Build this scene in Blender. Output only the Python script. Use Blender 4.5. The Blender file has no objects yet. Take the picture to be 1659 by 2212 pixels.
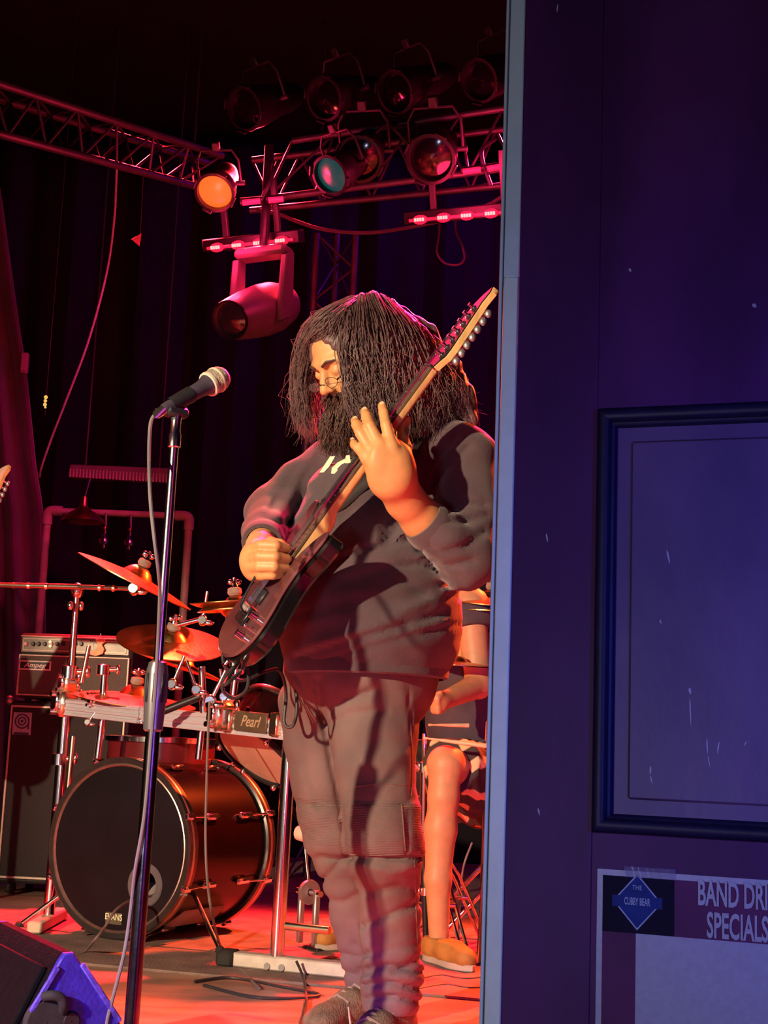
import bpy, math, random
import numpy as np
from mathutils import Vector, Matrix
from mathutils.bvhtree import BVHTree

random.seed(7)
rng = np.random.default_rng(7)
scene = bpy.context.scene
col = scene.collection

# ------------------------------------------------------------------ camera
FPX = 3000.0
PITCH = math.radians(9.5)
ROLL = math.radians(2.3)
CAM = Vector((0, 0, 0.69))          # the stage floor is z = 0, the house floor z = -0.75
_F = Vector((0, math.cos(PITCH), math.sin(PITCH)))
_R0 = Vector((1, 0, 0)); _U0 = Vector((0, -math.sin(PITCH), math.cos(PITCH)))
_R = _R0 * math.cos(ROLL) + _U0 * math.sin(ROLL)
_U = _U0 * math.cos(ROLL) - _R0 * math.sin(ROLL)
cd = bpy.data.cameras.new('camera'); cam = bpy.data.objects.new('camera', cd); col.objects.link(cam)
cd.sensor_fit = 'VERTICAL'; cd.sensor_height = 24.0; cd.lens = FPX / 2212.0 * 24.0
cd.clip_start = 0.05; cd.clip_end = 60
m = Matrix.Identity(4)
for i in range(3):
    m[i][0] = _R[i]; m[i][1] = _U[i]; m[i][2] = -_F[i]; m[i][3] = CAM[i]
cam.matrix_world = m
scene.camera = cam

def ray(px, py):
    return _F + _R * ((px - 829.5) / FPX) - _U * ((py - 1106.0) / FPX)
def P(px, py, Y):
    """the point of the place at distance Y in front of the lens that the photo shows at (px, py)"""
    d = ray(px, py); return CAM + d * (Y / d.y)
def G(px, py, z=0.0):
    d = ray(px, py); return CAM + d * ((z - CAM.z) / d.z)

# ------------------------------------------------------------------ world, exposure, large lights
scene.view_settings.view_transform = 'Standard'
scene.view_settings.look = 'None'
scene.view_settings.exposure = 0.0
scene.view_settings.gamma = 1.0
scene.view_settings.use_curve_mapping = False
w = bpy.data.worlds.new('world'); scene.world = w; w.use_nodes = True
w.node_tree.nodes['Background'].inputs[0].default_value = (0.12, 0.035, 0.50, 1)
w.node_tree.nodes['Background'].inputs[1].default_value = 0.022

def spot(name, loc, target, color, watts, angle=45, blend=0.4, radius=0.06):
    l = bpy.data.lights.new(name, 'SPOT'); l.energy = watts; l.color = color
    l.spot_size = math.radians(angle); l.spot_blend = blend; l.shadow_soft_size = radius
    o = bpy.data.objects.new(name, l); col.objects.link(o); o.location = loc
    d = Vector(target) - Vector(loc)
    o.rotation_euler = d.to_track_quat('-Z', 'Y').to_euler()
    return o
def area(name, loc, target, color, watts, size=0.5, sizey=None):
    l = bpy.data.lights.new(name, 'AREA'); l.energy = watts; l.color = color
    l.size = size
    if sizey: l.shape = 'RECTANGLE'; l.size_y = sizey
    o = bpy.data.objects.new(name, l); col.objects.link(o); o.location = loc
    d = Vector(target) - Vector(loc)
    o.rotation_euler = d.to_track_quat('-Z', 'Y').to_euler()
    return o

# warm front-of-house follow spot from the house left
spot('front_spot', (-3.05, -0.9, 2.05), (-0.35, 4.0, 0.80), (1.0, 0.70, 0.45), 2100, 37, 0.45, 0.045)
# red and orange stage wash hanging over the back of the stage
spot('red_wash_rear', (0.75, 6.9, 3.9), (0.10, 3.3, 1.30), (1.0, 0.012, 0.10), 19000, 27, 0.5, 0.10)
spot('red_wash_rear_near', (-0.10, 5.2, 3.6), (0.03, 3.35, 1.68), (1.0, 0.012, 0.11), 5200, 16, 0.5, 0.08)
spot('violet_haze_fill', (1.0, 7.3, 4.4), (-0.5, 8.7, 1.9), (0.34, 0.0, 1.0), 40, 130, 0.6, 0.2)  # added lamp; its violet on the curtain stands in for haze
spot('red_wash_stage', (-0.7, 6.7, 3.6), (-0.4, 3.6, 0.3), (1.0, 0.02, 0.04), 1500, 62, 0.5, 0.12)
spot('orange_wash_side', (2.1, 6.7, 3.7), (0.05, 4.1, 0.1), (1.0, 0.085, 0.015), 4400, 44, 0.5, 0.10)
spot('red_wash_kit', (-1.5, 7.3, 4.1), (-0.85, 4.8, 0.75), (1.0, 0.015, 0.03), 6500, 40, 0.6, 0.10)
# blue house wash behind the camera, on the open door
spot('blue_house_wash', (1.5, -0.6, 0.75), (0.80, 1.45, 0.80), (0.08, 0.09, 1.0), 270, 34, 1.0, 0.2)
area('cool_house_wash', (-0.75, 0.15, 0.55), (0.2, 1.75, 0.55), (0.72, 0.68, 1.0), 10.0, 0.3)
spot('red_drape_fill', (-0.6, 5.2, 3.3), P(40, 1000, 7.2), (1.0, 0.02, 0.22), 130, 36, 0.8, 0.1)  # lamp added to bring the drape up in red
spot('blue_floor_spot', (-1.8, 0.4, 1.3), (-0.62, 2.6, 0.1), (0.08, 0.02, 1.0), 260, 22, 0.5, 0.05)

# ------------------------------------------------------------------ materials
MATS = {}
def mat(name, color, rough=0.6, metal=0.0, emit=None, estr=0.0, noise=0.0, nscale=8.0, bump=0.0, bscale=60.0,
        coat=0.0, alpha=None, color2=None, sheen=0.0, stretch=None, spec=None):
    if name in MATS: return MATS[name]
    mt = bpy.data.materials.new(name); mt.use_nodes = True
    nt = mt.node_tree; b = nt.nodes['Principled BSDF']
    b.inputs['Base Color'].default_value = (*color, 1)
    b.inputs['Roughness'].default_value = rough
    b.inputs['Metallic'].default_value = metal
    if spec is not None: b.inputs['Specular IOR Level'].default_value = spec
    if coat: b.inputs['Coat Weight'].default_value = coat; b.inputs['Coat Roughness'].default_value = 0.08
    if sheen: b.inputs['Sheen Weight'].default_value = sheen; b.inputs['Sheen Roughness'].default_value = 0.5
    if emit: b.inputs['Emission Color'].default_value = (*emit, 1); b.inputs['Emission Strength'].default_value = estr
    if alpha is not None: b.inputs['Alpha'].default_value = alpha
    tc = None
    if noise or bump:
        tc = nt.nodes.new('ShaderNodeTexCoord'); src = tc.outputs['Object']
        if stretch:
            mp = nt.nodes.new('ShaderNodeMapping'); mp.inputs['Scale'].default_value = stretch
            nt.links.new(src, mp.inputs[0]); src = mp.outputs[0]
    if noise:
        nz = nt.nodes.new('ShaderNodeTexNoise'); nz.inputs['Scale'].default_value = nscale; nz.inputs['Detail'].default_value = 5
        nt.links.new(src, nz.inputs['Vector'])
        mx = nt.nodes.new('ShaderNodeMix'); mx.data_type = 'RGBA'
        c2 = color2 if color2 else tuple(max(0, c * (1 - noise)) for c in color)
        mx.inputs[6].default_value = (*c2, 1); mx.inputs[7].default_value = (*color, 1)
        cr = nt.nodes.new('ShaderNodeMapRange'); cr.inputs[1].default_value = 0.35; cr.inputs[2].default_value = 0.65
        nt.links.new(nz.outputs[0], cr.inputs[0]); nt.links.new(cr.outputs[0], mx.inputs[0])
        nt.links.new(mx.outputs[2], b.inputs['Base Color'])
    if bump:
        n2 = nt.nodes.new('ShaderNodeTexNoise'); n2.inputs['Scale'].default_value = bscale; n2.inputs['Detail'].default_value = 3
        nt.links.new(src, n2.inputs['Vector'])
        bp = nt.nodes.new('ShaderNodeBump'); bp.inputs['Strength'].default_value = bump; bp.inputs['Distance'].default_value = 0.01
        nt.links.new(n2.outputs[0], bp.inputs['Height']); nt.links.new(bp.outputs[0], b.inputs['Normal'])
    MATS[name] = mt
    return mt

chrome = mat('chrome', (0.78, 0.80, 0.82), 0.16, 1.0, bump=0.02, bscale=30)
alu = mat('brushed_aluminium', (0.60, 0.64, 0.72), 0.36, 0.35, noise=0.12, nscale=20, stretch=(1, 1, 14))
black_metal = mat('black_metal', (0.02, 0.02, 0.024), 0.38, 0.3, noise=0.3, nscale=30)
black_plastic = mat('black_plastic', (0.018, 0.018, 0.02), 0.5, noise=0.3, nscale=30)
rubber = mat('black_rubber', (0.02, 0.02, 0.02), 0.8, noise=0.3, nscale=40)
cable_black = mat('cable_black', (0.03, 0.03, 0.035), 0.55, noise=0.3, nscale=40)
brass = mat('cymbal_bronze', (0.60, 0.30, 0.12), 0.32, 1.0, noise=0.25, nscale=12, bump=0.08, bscale=90)
steel_grey = mat('grey_steel', (0.40, 0.40, 0.42), 0.45, 0.8, noise=0.2, nscale=14)
white_print = mat('white_print', (0.82, 0.80, 0.76), 0.6, noise=0.1, nscale=40)

# ------------------------------------------------------------------ objects and parts
def rootof(o):
    while o.parent: o = o.parent
    return o
def thing(name, label, cat, loc, group=None):
    o = bpy.data.objects.new(name, None); o.empty_display_size = 0.1; col.objects.link(o)
    o.location = Vector(loc); o['label'] = label; o['category'] = cat
    if group: o['group'] = group
    return o

class MB:
    def __init__(s): s.v = []; s.f = []; s.sm = []
    def add(s, vs, fs, smooth=True):
        n = len(s.v); s.v.extend([tuple(p) for p in vs]); s.f.extend([tuple(i + n for i in q) for q in fs]); s.sm.extend([smooth] * len(fs)); return s
    def box(s, c, size, rot=None, bev=0.0):
        c = Vector(c); hx, hy, hz = [q / 2 for q in size]; b = min(bev, hx * .9, hy * .9, hz * .9)
        vs = []; fs = []
        if b <= 0:
            for x in (-hx, hx):
                for y in (-hy, hy):
                    for z in (-hz, hz): vs.append(Vector((x, y, z)))
            fs = [(0, 1, 3, 2), (4, 6, 7, 5), (0, 4, 5, 1), (2, 3, 7, 6), (0, 2, 6, 4), (1, 5, 7, 3)]
        else:
            idx = {}
            for sx in (-1, 1):
                for sy in (-1, 1):
                    for sz in (-1, 1):
                        for a in range(3):
                            h = [hx - b, hy - b, hz - b]; h[a] += b
                            idx[(sx, sy, sz, a)] = len(vs); vs.append(Vector((sx * h[0], sy * h[1], sz * h[2])))
            for a in range(3):
                o1, o2 = [(1, 2), (0, 2), (0, 1)][a]
                for sg in (-1, 1):
                    q = []
                    for (s1, s2) in ((-1, -1), (1, -1), (1, 1), (-1, 1)):
                        t = [0, 0, 0]; t[a] = sg; t[o1] = s1; t[o2] = s2; q.append(idx[(*t, a)])
                    fs.append(tuple(q))
            for a in range(3):
                o1, o2 = [(1, 2), (0, 2), (0, 1)][a]
                for s1 in (-1, 1):
                    for s2 in (-1, 1):
                        q = []
                        for (sa, ax) in ((-1, o1), (1, o1), (1, o2), (-1, o2)):
                            t = [0, 0, 0]; t[a] = sa; t[o1] = s1; t[o2] = s2; q.append(idx[(*t, ax)])
                        fs.append(tuple(q))
            for sx in (-1, 1):
                for sy in (-1, 1):
                    for sz in (-1, 1): fs.append(tuple(idx[(sx, sy, sz, a)] for a in range(3)))
        if rot is not None: vs = [rot @ p for p in vs]
        return s.add([p + c for p in vs], fs, False)
    def tube(s, pts, r, n=10, caps=True, closed=False):
        pts = [Vector(p) for p in pts]; N = len(pts)
        rs = list(r) if hasattr(r, '__len__') else [r] * N
        vs = []; fs = []; nrm = None
        for i in range(N):
            a = pts[i - 1] if (i > 0 or closed) else pts[i]; b = pts[(i + 1) % N] if (i < N - 1 or closed) else pts[i]
            t = (b - a)
            t = t.normalized() if t.length > 1e-9 else Vector((0, 0, 1))
            if nrm is None:
                nrm = t.orthogonal().normalized()
            else:
                nrm = nrm - t * nrm.dot(t)
                nrm = nrm.normalized() if nrm.length > 1e-6 else t.orthogonal().normalized()
            bn = t.cross(nrm)
            for k in range(n):
                an = 2 * math.pi * k / n
                vs.append(pts[i] + (nrm * math.cos(an) + bn * math.sin(an)) * rs[i])
        for i in range(N if closed else N - 1):
            j = (i + 1) % N
            for k in range(n):
                k2 = (k + 1) % n; fs.append((i * n + k, i * n + k2, j * n + k2, j * n + k))
        if caps and not closed:
            fs.append(tuple(range(n))[::-1]); fs.append(tuple((N - 1) * n + k for k in range(n)))
        return s.add(vs, fs)
    def cyl(s, a, b, r, r2=None, n=18, caps=True):
        return s.tube([a, b], [r, r if r2 is None else r2], n, caps)
    def lathe(s, prof, o, axis, n=32, xdir=None, squash=1.0):
        o = Vector(o); axis = Vector(axis).normalized()
        x = Vector(xdir) if xdir is not None else axis.orthogonal()
        x = (x - axis * x.dot(axis)).normalized(); y = axis.cross(x)
        vs = []; fs = []; N = len(prof)
        for (r, h) in prof:
            for k in range(n):
                a = 2 * math.pi * k / n
                vs.append(o + axis * h + x * (r * math.cos(a)) + y * (r * math.sin(a) * squash))
        for i in range(N - 1):
            for k in range(n):
                k2 = (k + 1) % n; fs.append((i * n + k, i * n + k2, (i + 1) * n + k2, (i + 1) * n + k))
        if prof[0][0] > 1e-5: pass
        return s.add(vs, fs)
    def disc(s, o, axis, r, n=32, thick=0.002):
        return s.lathe([(0.0001, thick / 2), (r, thick / 2), (r, -thick / 2), (0.0001, -thick / 2)], o, axis, n)
    def ball(s, c, r, n=12, rot=None):
        r = r if hasattr(r, '__len__') else (r, r, r); c = Vector(c); vs = []; fs = []; m_ = n * 2
        for i in range(n + 1):
            th = math.pi * i / n
            for k in range(m_):
                a = 2 * math.pi * k / m_
                p = Vector((r[0] * math.sin(th) * math.cos(a), r[1] * math.sin(th) * math.sin(a), r[2] * math.cos(th)))
                vs.append((rot @ p if rot is not None else p) + c)
        for i in range(n):
            for k in range(m_):
                k2 = (k + 1) % m_; fs.append((i * m_ + k, (i + 1) * m_ + k, (i + 1) * m_ + k2, i * m_ + k2))
        return s.add(vs, fs)
    def prism(s, poly, o, ex, ey, ez, d, bev=0.0):
        """outline in the (ex, ey) plane, extruded by d along ez, with an optional chamfer"""
        o = Vector(o); ex = Vector(ex); ey = Vector(ey); ez = Vector(ez); n = len(poly)
        cx = sum(p[0] for p in poly) / n; cy = sum(p[1] for p in poly) / n
        def ring(inset, h):
            out = []
            for i, (x, y) in enumerate(poly):
                if inset:
                    (x0, y0), (x1, y1) = poly[i - 1], poly[(i + 1) % n]
                    t = Vector((x1 - x0, y1 - y0)); nn = Vector((t.y, -t.x))
                    nn = nn.normalized() if nn.length > 1e-9 else Vector((0, 0))
                    x -= nn.x * inset * s_or; y -= nn.y * inset * s_or
                out.append(o + ex * x + ey * y + ez * h)
            return out
        ar = sum(poly[i - 1][0] * poly[i][1] - poly[i][0] * poly[i - 1][1] for i in range(n)); s_or = 1 if ar > 0 else -1
        rings = [ring(bev, 0), ring(0, bev), ring(0, d - bev), ring(bev, d)] if bev else [ring(0, 0), ring(0, d)]
        vs = [p for r in rings for p in r]; fs = []
        for i in range(len(rings) - 1):
            for k in range(n):
                k2 = (k + 1) % n; fs.append((i * n + k, i * n + k2, (i + 1) * n + k2, (i + 1) * n + k))
        fs.append(tuple(range(n))[::-1]); fs.append(tuple((len(rings) - 1) * n + k for k in range(n)))
        return s.add(vs, fs, False)
    def grid(s, pts):
        R = len(pts); C = len(pts[0]); vs = [p for row in pts for p in row]
        fs = [(i * C + j, i * C + j + 1, (i + 1) * C + j + 1, (i + 1) * C + j) for i in range(R - 1) for j in range(C - 1)]
        return s.add(vs, fs)
    def build(s, name, material, parent=None, label=None, cat=None, group=None, kind=None, angle=40, loc=None):
        me = bpy.data.meshes.new(name)
        if parent is not None: off = np.array(rootof(parent).location)
        else:
            a = np.array(s.v); off = np.array(loc) if loc is not None else np.array([(a[:, 0].min() + a[:, 0].max()) / 2, (a[:, 1].min() + a[:, 1].max()) / 2, a[:, 2].min()])
        vv = np.array(s.v, dtype=float) - off
        me.from_pydata(vv.tolist(), [], s.f)
        me.polygons.foreach_set('use_smooth', [True] * len(s.f))
        me.update()
        import bmesh
        bm = bmesh.new(); bm.from_mesh(me); bmesh.ops.recalc_face_normals(bm, faces=bm.faces); bm.to_mesh(me); bm.free()
        me.set_sharp_from_angle(angle=math.radians(angle))
        o = bpy.data.objects.new(name, me); col.objects.link(o)
        mts = material if isinstance(material, (list, tuple)) else [material]
        for q in mts: me.materials.append(q)
        if parent is not None: o.parent = parent
        else: o.location = off
        if label: o['label'] = label
        if cat: o['category'] = cat
        if group: o['group'] = group
        if kind: o['kind'] = kind
        return o

def arr_obj(name, v, f, material, parent, label=None, smooth=True):
    me = bpy.data.meshes.new(name); off = np.array(rootof(parent).location) if parent else np.zeros(3)
    me.from_pydata((np.asarray(v) - off).tolist(), [], [tuple(int(i) for i in q) for q in f])
    me.polygons.foreach_set('use_smooth', [smooth] * len(me.polygons)); me.update()
    o = bpy.data.objects.new(name, me); col.objects.link(o); me.materials.append(material)
    if parent: o.parent = parent
    if label: o['label'] = label
    return o

def frame(z, x=None):
    """rotation whose columns are (x, y, z) with z given"""
    z = Vector(z).normalized(); x = Vector(x) if x is not None else z.orthogonal()
    x = (x - z * x.dot(z)).normalized(); y = z.cross(x)
    return Matrix((x, y, z)).transposed()
def lerp(a, b, t): return a + (b - a) * t
def smoothpts(pts, n=8):
    """Catmull-Rom through the points"""
    pts = [Vector(p) for p in pts]; out = []
    for i in range(len(pts) - 1):
        p0 = pts[max(i - 1, 0)]; p1 = pts[i]; p2 = pts[i + 1]; p3 = pts[min(i + 2, len(pts) - 1)]
        for k in range(n):
            t = k / n
            out.append(0.5 * ((2 * p1) + (p2 - p0) * t + (2 * p0 - 5 * p1 + 4 * p2 - p3) * t * t + (3 * p1 - p0 - 3 * p2 + p3) * t ** 3))
    out.append(pts[-1]); return out
def lettering(name, body, o, ex, ey, height, material, parent, depth=0.0015, shear=0.0, align='CENTER', squeeze=1.0, bold=0.0, label=None):
    """flat raised letters; o is the middle of the word, ex the reading direction, ey up"""
    cu = bpy.data.curves.new(name, 'FONT'); cu.body = body; cu.size = 1.0; cu.shear = shear; cu.offset = bold
    cu.align_x = align; cu.align_y = 'CENTER'; cu.extrude = 0.5; cu.resolution_u = 3
    t = bpy.data.objects.new(name, cu); col.objects.link(t)
    dg = bpy.context.evaluated_depsgraph_get(); me = bpy.data.meshes.new_from_object(t.evaluated_get(dg))
    bpy.data.objects.remove(t); bpy.data.curves.remove(cu)
    ex = Vector(ex).normalized(); ez = ex.cross(Vector(ey)).normalized(); ey = ez.cross(ex)
    h = height / 0.70; off = rootof(parent).location
    for v in me.vertices:
        c = v.co; v.co = Vector(o) + ex * (c.x * h * squeeze) + ey * (c.y * h) + ez * (c.z * depth) - off
    ob = bpy.data.objects.new(name, me); col.objects.link(ob); me.materials.clear(); me.materials.append(material); ob.parent = parent
    if label: ob['label'] = label
    return ob
def copy_tree(o, parent=None):
    c = o.copy(); col.objects.link(c); c.parent = parent
    for ch in list(o.children): copy_tree(ch, c)
    return c

# ------------------------------------------------------------------ implicit bodies: signed distance on a grid, then surface nets
def surface_nets(F, lo, h):
    s = F < 0
    nx, ny, nz = F.shape
    cnt = np.zeros((nx - 1, ny - 1, nz - 1), np.int8); acc = np.zeros((nx - 1, ny - 1, nz - 1, 3), np.float32); ne = np.zeros((nx - 1, ny - 1, nz - 1), np.float32)
    def sl(dx, dy, dz): return (slice(dx, nx - 1 + dx), slice(dy, ny - 1 + dy), slice(dz, nz - 1 + dz))
    corners = [(i, j, k) for i in (0, 1) for j in (0, 1) for k in (0, 1)]
    for c in corners: cnt += s[sl(*c)]
    active = (cnt > 0) & (cnt < 8)
    for a in range(3):
        for c in corners:
            if c[a] == 1: continue
            d = list(c); d[a] = 1
            f0 = F[sl(*c)]; f1 = F[sl(*d)]
            cr = active & ((f0 < 0) != (f1 < 0))
            t = np.where(cr, f0 / np.where(cr, f0 - f1, 1), 0)
            for q in range(3):
                acc[..., q] += np.where(cr, c[q] + (t if q == a else 0), 0)
            ne += cr
    idx = -np.ones(active.shape, np.int64); ii = np.argwhere(active); idx[active] = np.arange(len(ii))
    verts = (ii + acc[active] / ne[active][:, None]) * h + np.asarray(lo)
    faces = []
    for a in range(3):
        b, c = (a + 1) % 3, (a + 2) % 3
        sA = [slice(None)] * 3; sB = [slice(None)] * 3; sA[a] = slice(0, -1); sB[a] = slice(1, None)
        f0 = s[tuple(sA)]; f1 = s[tuple(sB)]
        for (u, v_, flip) in ((f0, f1, False), (f1, f0, True)):
            e = np.argwhere(u & ~v_)
            ok = (e[:, b] > 0) & (e[:, c] > 0) & (e[:, b] < F.shape[b] - 1) & (e[:, c] < F.shape[c] - 1)
            e = e[ok]
            def g(db, dc):
                q = e.copy(); q[:, b] += db; q[:, c] += dc; return idx[q[:, 0], q[:, 1], q[:, 2]]
            quad = np.stack([g(-1, -1), g(0, -1), g(0, 0), g(-1, 0)], 1)
            if flip: quad = quad[:, ::-1]
            faces.append(quad)
    return verts, np.concatenate(faces)
def implicit(fn, lo, hi, h):
    lo = np.asarray(lo, float); n = np.ceil((np.asarray(hi) - lo) / h).astype(int) + 1
    ax = [lo[i] + np.arange(n[i]) * h for i in range(3)]
    out = np.empty(n, np.float32); step = max(1, int(400000 / (n[1] * n[2])))
    for i in range(0, n[0], step):
        X, Y, Z = np.meshgrid(ax[0][i:i + step], ax[1], ax[2], indexing='ij')
        q = np.stack([X, Y, Z], -1).astype(np.float32).reshape(-1, 3)
        out[i:i + step] = fn(q).reshape(X.shape)
    return surface_nets(out, lo, h)
def A(v): return np.array(v, np.float32)
def cap(q, a, b, ra, rb):
    a = A(a); ab = A(b) - a; t = np.clip((q - a) @ ab / max(float(ab @ ab), 1e-9), 0, 1)
    return np.linalg.norm(q - a - t[:, None] * ab, axis=1) - (ra + (rb - ra) * t)
def ell(q, c, r, rot=None):
    p = q - A(c)
    if rot is not None: p = p @ np.array(rot, np.float32)
    r = A(r); k0 = np.linalg.norm(p / r, axis=1); k1 = np.linalg.norm(p / (r * r), axis=1)
    return k0 * (k0 - 1) / np.maximum(k1, 1e-6)
def smin(a, b, k):
    hh = np.clip(0.5 + 0.5 * (b - a) / k, 0, 1); return b + (a - b) * hh - k * hh * (1 - hh)
def smax(a, b, k): return -smin(-a, -b, k)
def chain(q, pts, rs, k=0.01):
    d = None
    for i in range(len(pts) - 1):
        e = cap(q, pts[i], pts[i + 1], rs[i], rs[i + 1]); d = e if d is None else smin(d, e, k)
    return d
def folds(q, lst):
    """valleys (positive depth) and ridges (negative) along segments"""
    d = np.zeros(len(q), np.float32)
    for (pts, wd, dep) in lst:
        e = None
        for i in range(len(pts) - 1):
            s_ = cap(q, pts[i], pts[i + 1], 0, 0); e = s_ if e is None else np.minimum(e, s_)
        d += dep * np.exp(-(e / wd) ** 2)
    return d
# ================================================================== the setting
floor_mat = mat('stage_boards', (0.40, 0.26, 0.19), 0.42, noise=0.35, nscale=3.0, bump=0.15, bscale=14, stretch=(1, 5, 1))
def struct(name, mb, mt, **k):
    return mb.build(name, mt, kind='structure', **k)
mb = MB(); mb.box((0, 5.6, -0.06), (11, 6.8, 0.12), bev=0.01)
struct('floor', mb, floor_mat)
mb = MB(); mb.box((0, 2.26, -0.43), (11, 0.04, 0.62)); struct('trim_1', mb, mat('stage_front', (0.02, 0.018, 0.02), 0.7, noise=0.3))
mb = MB(); mb.box((0, 0.0, -0.80), (11, 4.6, 0.1)); struct('floor_house', mb, mat('house_floor', (0.05, 0.045, 0.05), 0.5, noise=0.4))
black_paint = mat('black_paint', (0.006, 0.005, 0.009), 0.8, noise=0.4, nscale=3)
mb = MB(); mb.box((0, 9.05, 1.95), (11, 0.1, 5.6)); struct('wall_back', mb, black_paint)
mb = MB(); mb.box((-5.55, 5.0, 1.95), (0.1, 8.2, 5.6)); struct('wall_left', mb, black_paint)
mb = MB(); mb.box((5.55, 5.0, 1.95), (0.1, 8.2, 5.6)); struct('wall_right', mb, black_paint)
mb = MB(); mb.box((0, 5.0, 4.8), (11, 8.2, 0.1)); struct('ceiling', mb, black_paint)

velvet = mat('black_velvet', (0.007, 0.004, 0.010), 0.9, noise=0.3, nscale=4, bump=0.1, bscale=50)
# the black backdrop curtain, gathered in folds
rows = []
for j in range(14):
    z = 4.5 * j / 13; r = []
    for i in range(240):
        x = -5.2 + 10.4 * i / 239
        y = 8.6 + 0.055 * math.sin(x * 13 + 0.6 * math.sin(x * 2.1)) + 0.03 * math.sin(x * 29 + z * .4)
        r.append(Vector((x, y, z)))
    rows.append(r)
mb = MB(); mb.grid(rows)
o = mb.build('backdrop_curtain', velvet, label='black backdrop curtain hanging in folds across the back of the stage', cat='curtain')
sol = o.modifiers.new('thick', 'SOLIDIFY'); sol.thickness = 0.012

# side drape, pulled in towards its foot
red_velvet = mat('plum_velvet', (0.16, 0.05, 0.08), 0.85, noise=0.3, nscale=5, bump=0.1, bscale=60, sheen=0.4)
edge = [(200, -40), (430, 5), (560, 22), (700, 42), (800, 58), (900, 68), (1000, 78), (1110, 95), (1250, 98), (1400, 100), (1600, 102), (1960, 104)]
def interp(tab, y):
    for a, b in zip(tab, tab[1:]):
        if y <= b[0]: return lerp(a[1], b[1], (y - a[0]) / (b[0] - a[0]))
    return tab[-1][1]
rows = []
for j in range(40):
    py = lerp(200, 1832, j / 39); r = []
    xr = interp(edge, py); xl = -330 + 0.02 * py
    for i in range(90):
        s_ = i / 89; px = lerp(xl, xr, s_)
        Y = 7.95 - 0.10 * math.sin(s_ * 46 + 0.9 * math.sin(s_ * 9)) * (0.35 + 0.65 * j / 39) - 0.25 * (1 - s_)
        r.append(P(px, py, Y))
    rows.append(r)
mb = MB(); mb.grid(rows)
o = mb.build('side_curtain', red_velvet, label='plum velvet side drape gathered in long folds at left', cat='curtain')
sol = o.modifiers.new('thick', 'SOLIDIFY'); sol.thickness = 0.012

# ------------------------------------------------------------------ the open door at the right
DA = math.radians(20)
DD = Vector((math.cos(DA), -math.sin(DA), 0)); DN = Vector((-math.sin(DA), -math.cos(DA), 0)); UP = Vector((0, 0, 1))
DE = P(1097, 1600, 1.737)
DROT = Matrix((DD, -DN, UP)).transposed()
def door_sz(px, py):
    d = ray(px, py); t = (DE - CAM).dot(DN) / d.dot(DN); q = CAM + d * t
    return (q - DE).dot(DD), q.z
def dpt(s_, z, n=0.0): 
    q = DE + DD * s_ + DN * n; q.z = z; return q
def dbox(mb, s0, s1, z0, z1, n0, n1, bev=0.0):
    mb.box(dpt((s0 + s1) / 2, (z0 + z1) / 2, (n0 + n1) / 2), (s1 - s0, abs(n1 - n0), z1 - z0), DROT, bev)
door_paint = mat('purple_door_paint', (0.085, 0.018, 0.095), 0.5, spec=0.12, noise=0.45, nscale=5.5, bump=0.06, bscale=25, stretch=(1, 1, 0.35), color2=(0.050, 0.010, 0.055))
mold_paint = mat('navy_moulding_paint', (0.012, 0.009, 0.032), 0.5, spec=0.25, noise=0.3, nscale=14, bump=0.05, bscale=40)
panel_paint = mat('blue_panel_paint', (0.105, 0.060, 0.135), 0.45, spec=0.25, noise=0.6, nscale=6.5, bump=0.08, bscale=30, color2=(0.065, 0.035, 0.10), stretch=(1, 1, 0.5))
Z0, Z1 = -0.74, 1.92; SW = 0.86
so, zt = door_sz(1293, 884); _, zb = door_sz(1277, 1797); so = (so + door_sz(1277, 1797)[0]) / 2
MW = 0.022
door = bpy.data.objects.new('door_1', None); col.objects.link(door); door.location = dpt(SW / 2, Z0, -0.022); door['kind'] = 'structure'
door['label'] = 'open purple-blue panelled door with a pale metal edge'
for nm, a in (('stile', (0.0, so, Z0, Z1)), ('stile', (SW - so, SW, Z0, Z1)), ('top_rail', (so, SW - so, zt, Z1)), ('lock_rail', (so, SW - so, zb - 0.34, zb)), ('bottom_rail', (so, SW - so, Z0, Z0 + 0.2))):
    mb = MB(); dbox(mb, *a, -0.045, 0.0, 0.0008); mb.build(nm, door_paint, door)
for (a, b) in ((zb, zt), (Z0 + 0.2, zb - 0.34)):
    mb = MB(); dbox(mb, so - 0.002, SW - so + 0.002, a - 0.002, b + 0.002, -0.034, -0.016)
    dbox(mb, so + MW + 0.018, SW - so - MW - 0.018, a + MW + 0.018, b - MW - 0.018, -0.018, -0.012, 0.004)
    mb.build('panel', panel_paint, door)
    # moulding: four mitred lengths with a stepped, rounded profile
    prof = [(0, -0.001), (0.001, 0.006), (0.006, 0.009), (0.013, 0.008), (0.016, 0.003), (0.017, -0.005), (0.0195, -0.006), (0.0215, -0.009), (MW, -0.016)]
    c = [(so, a), (SW - so, a), (SW - so, b), (so, b)]
    inn = [(1, 1), (-1, 1), (-1, -1), (1, -1)]
    for k in range(4):
        k2 = (k + 1) % 4; g_ = []
        for (cc, ii) in ((c[k], inn[k]), (c[k2], inn[k2])):
            g_.append([dpt(cc[0] + ii[0] * q, cc[1] + ii[1] * q, n_) for q, n_ in prof])
        mb = MB(); mb.grid(g_); mb.build('moulding', mold_paint, door, angle=60)
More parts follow.
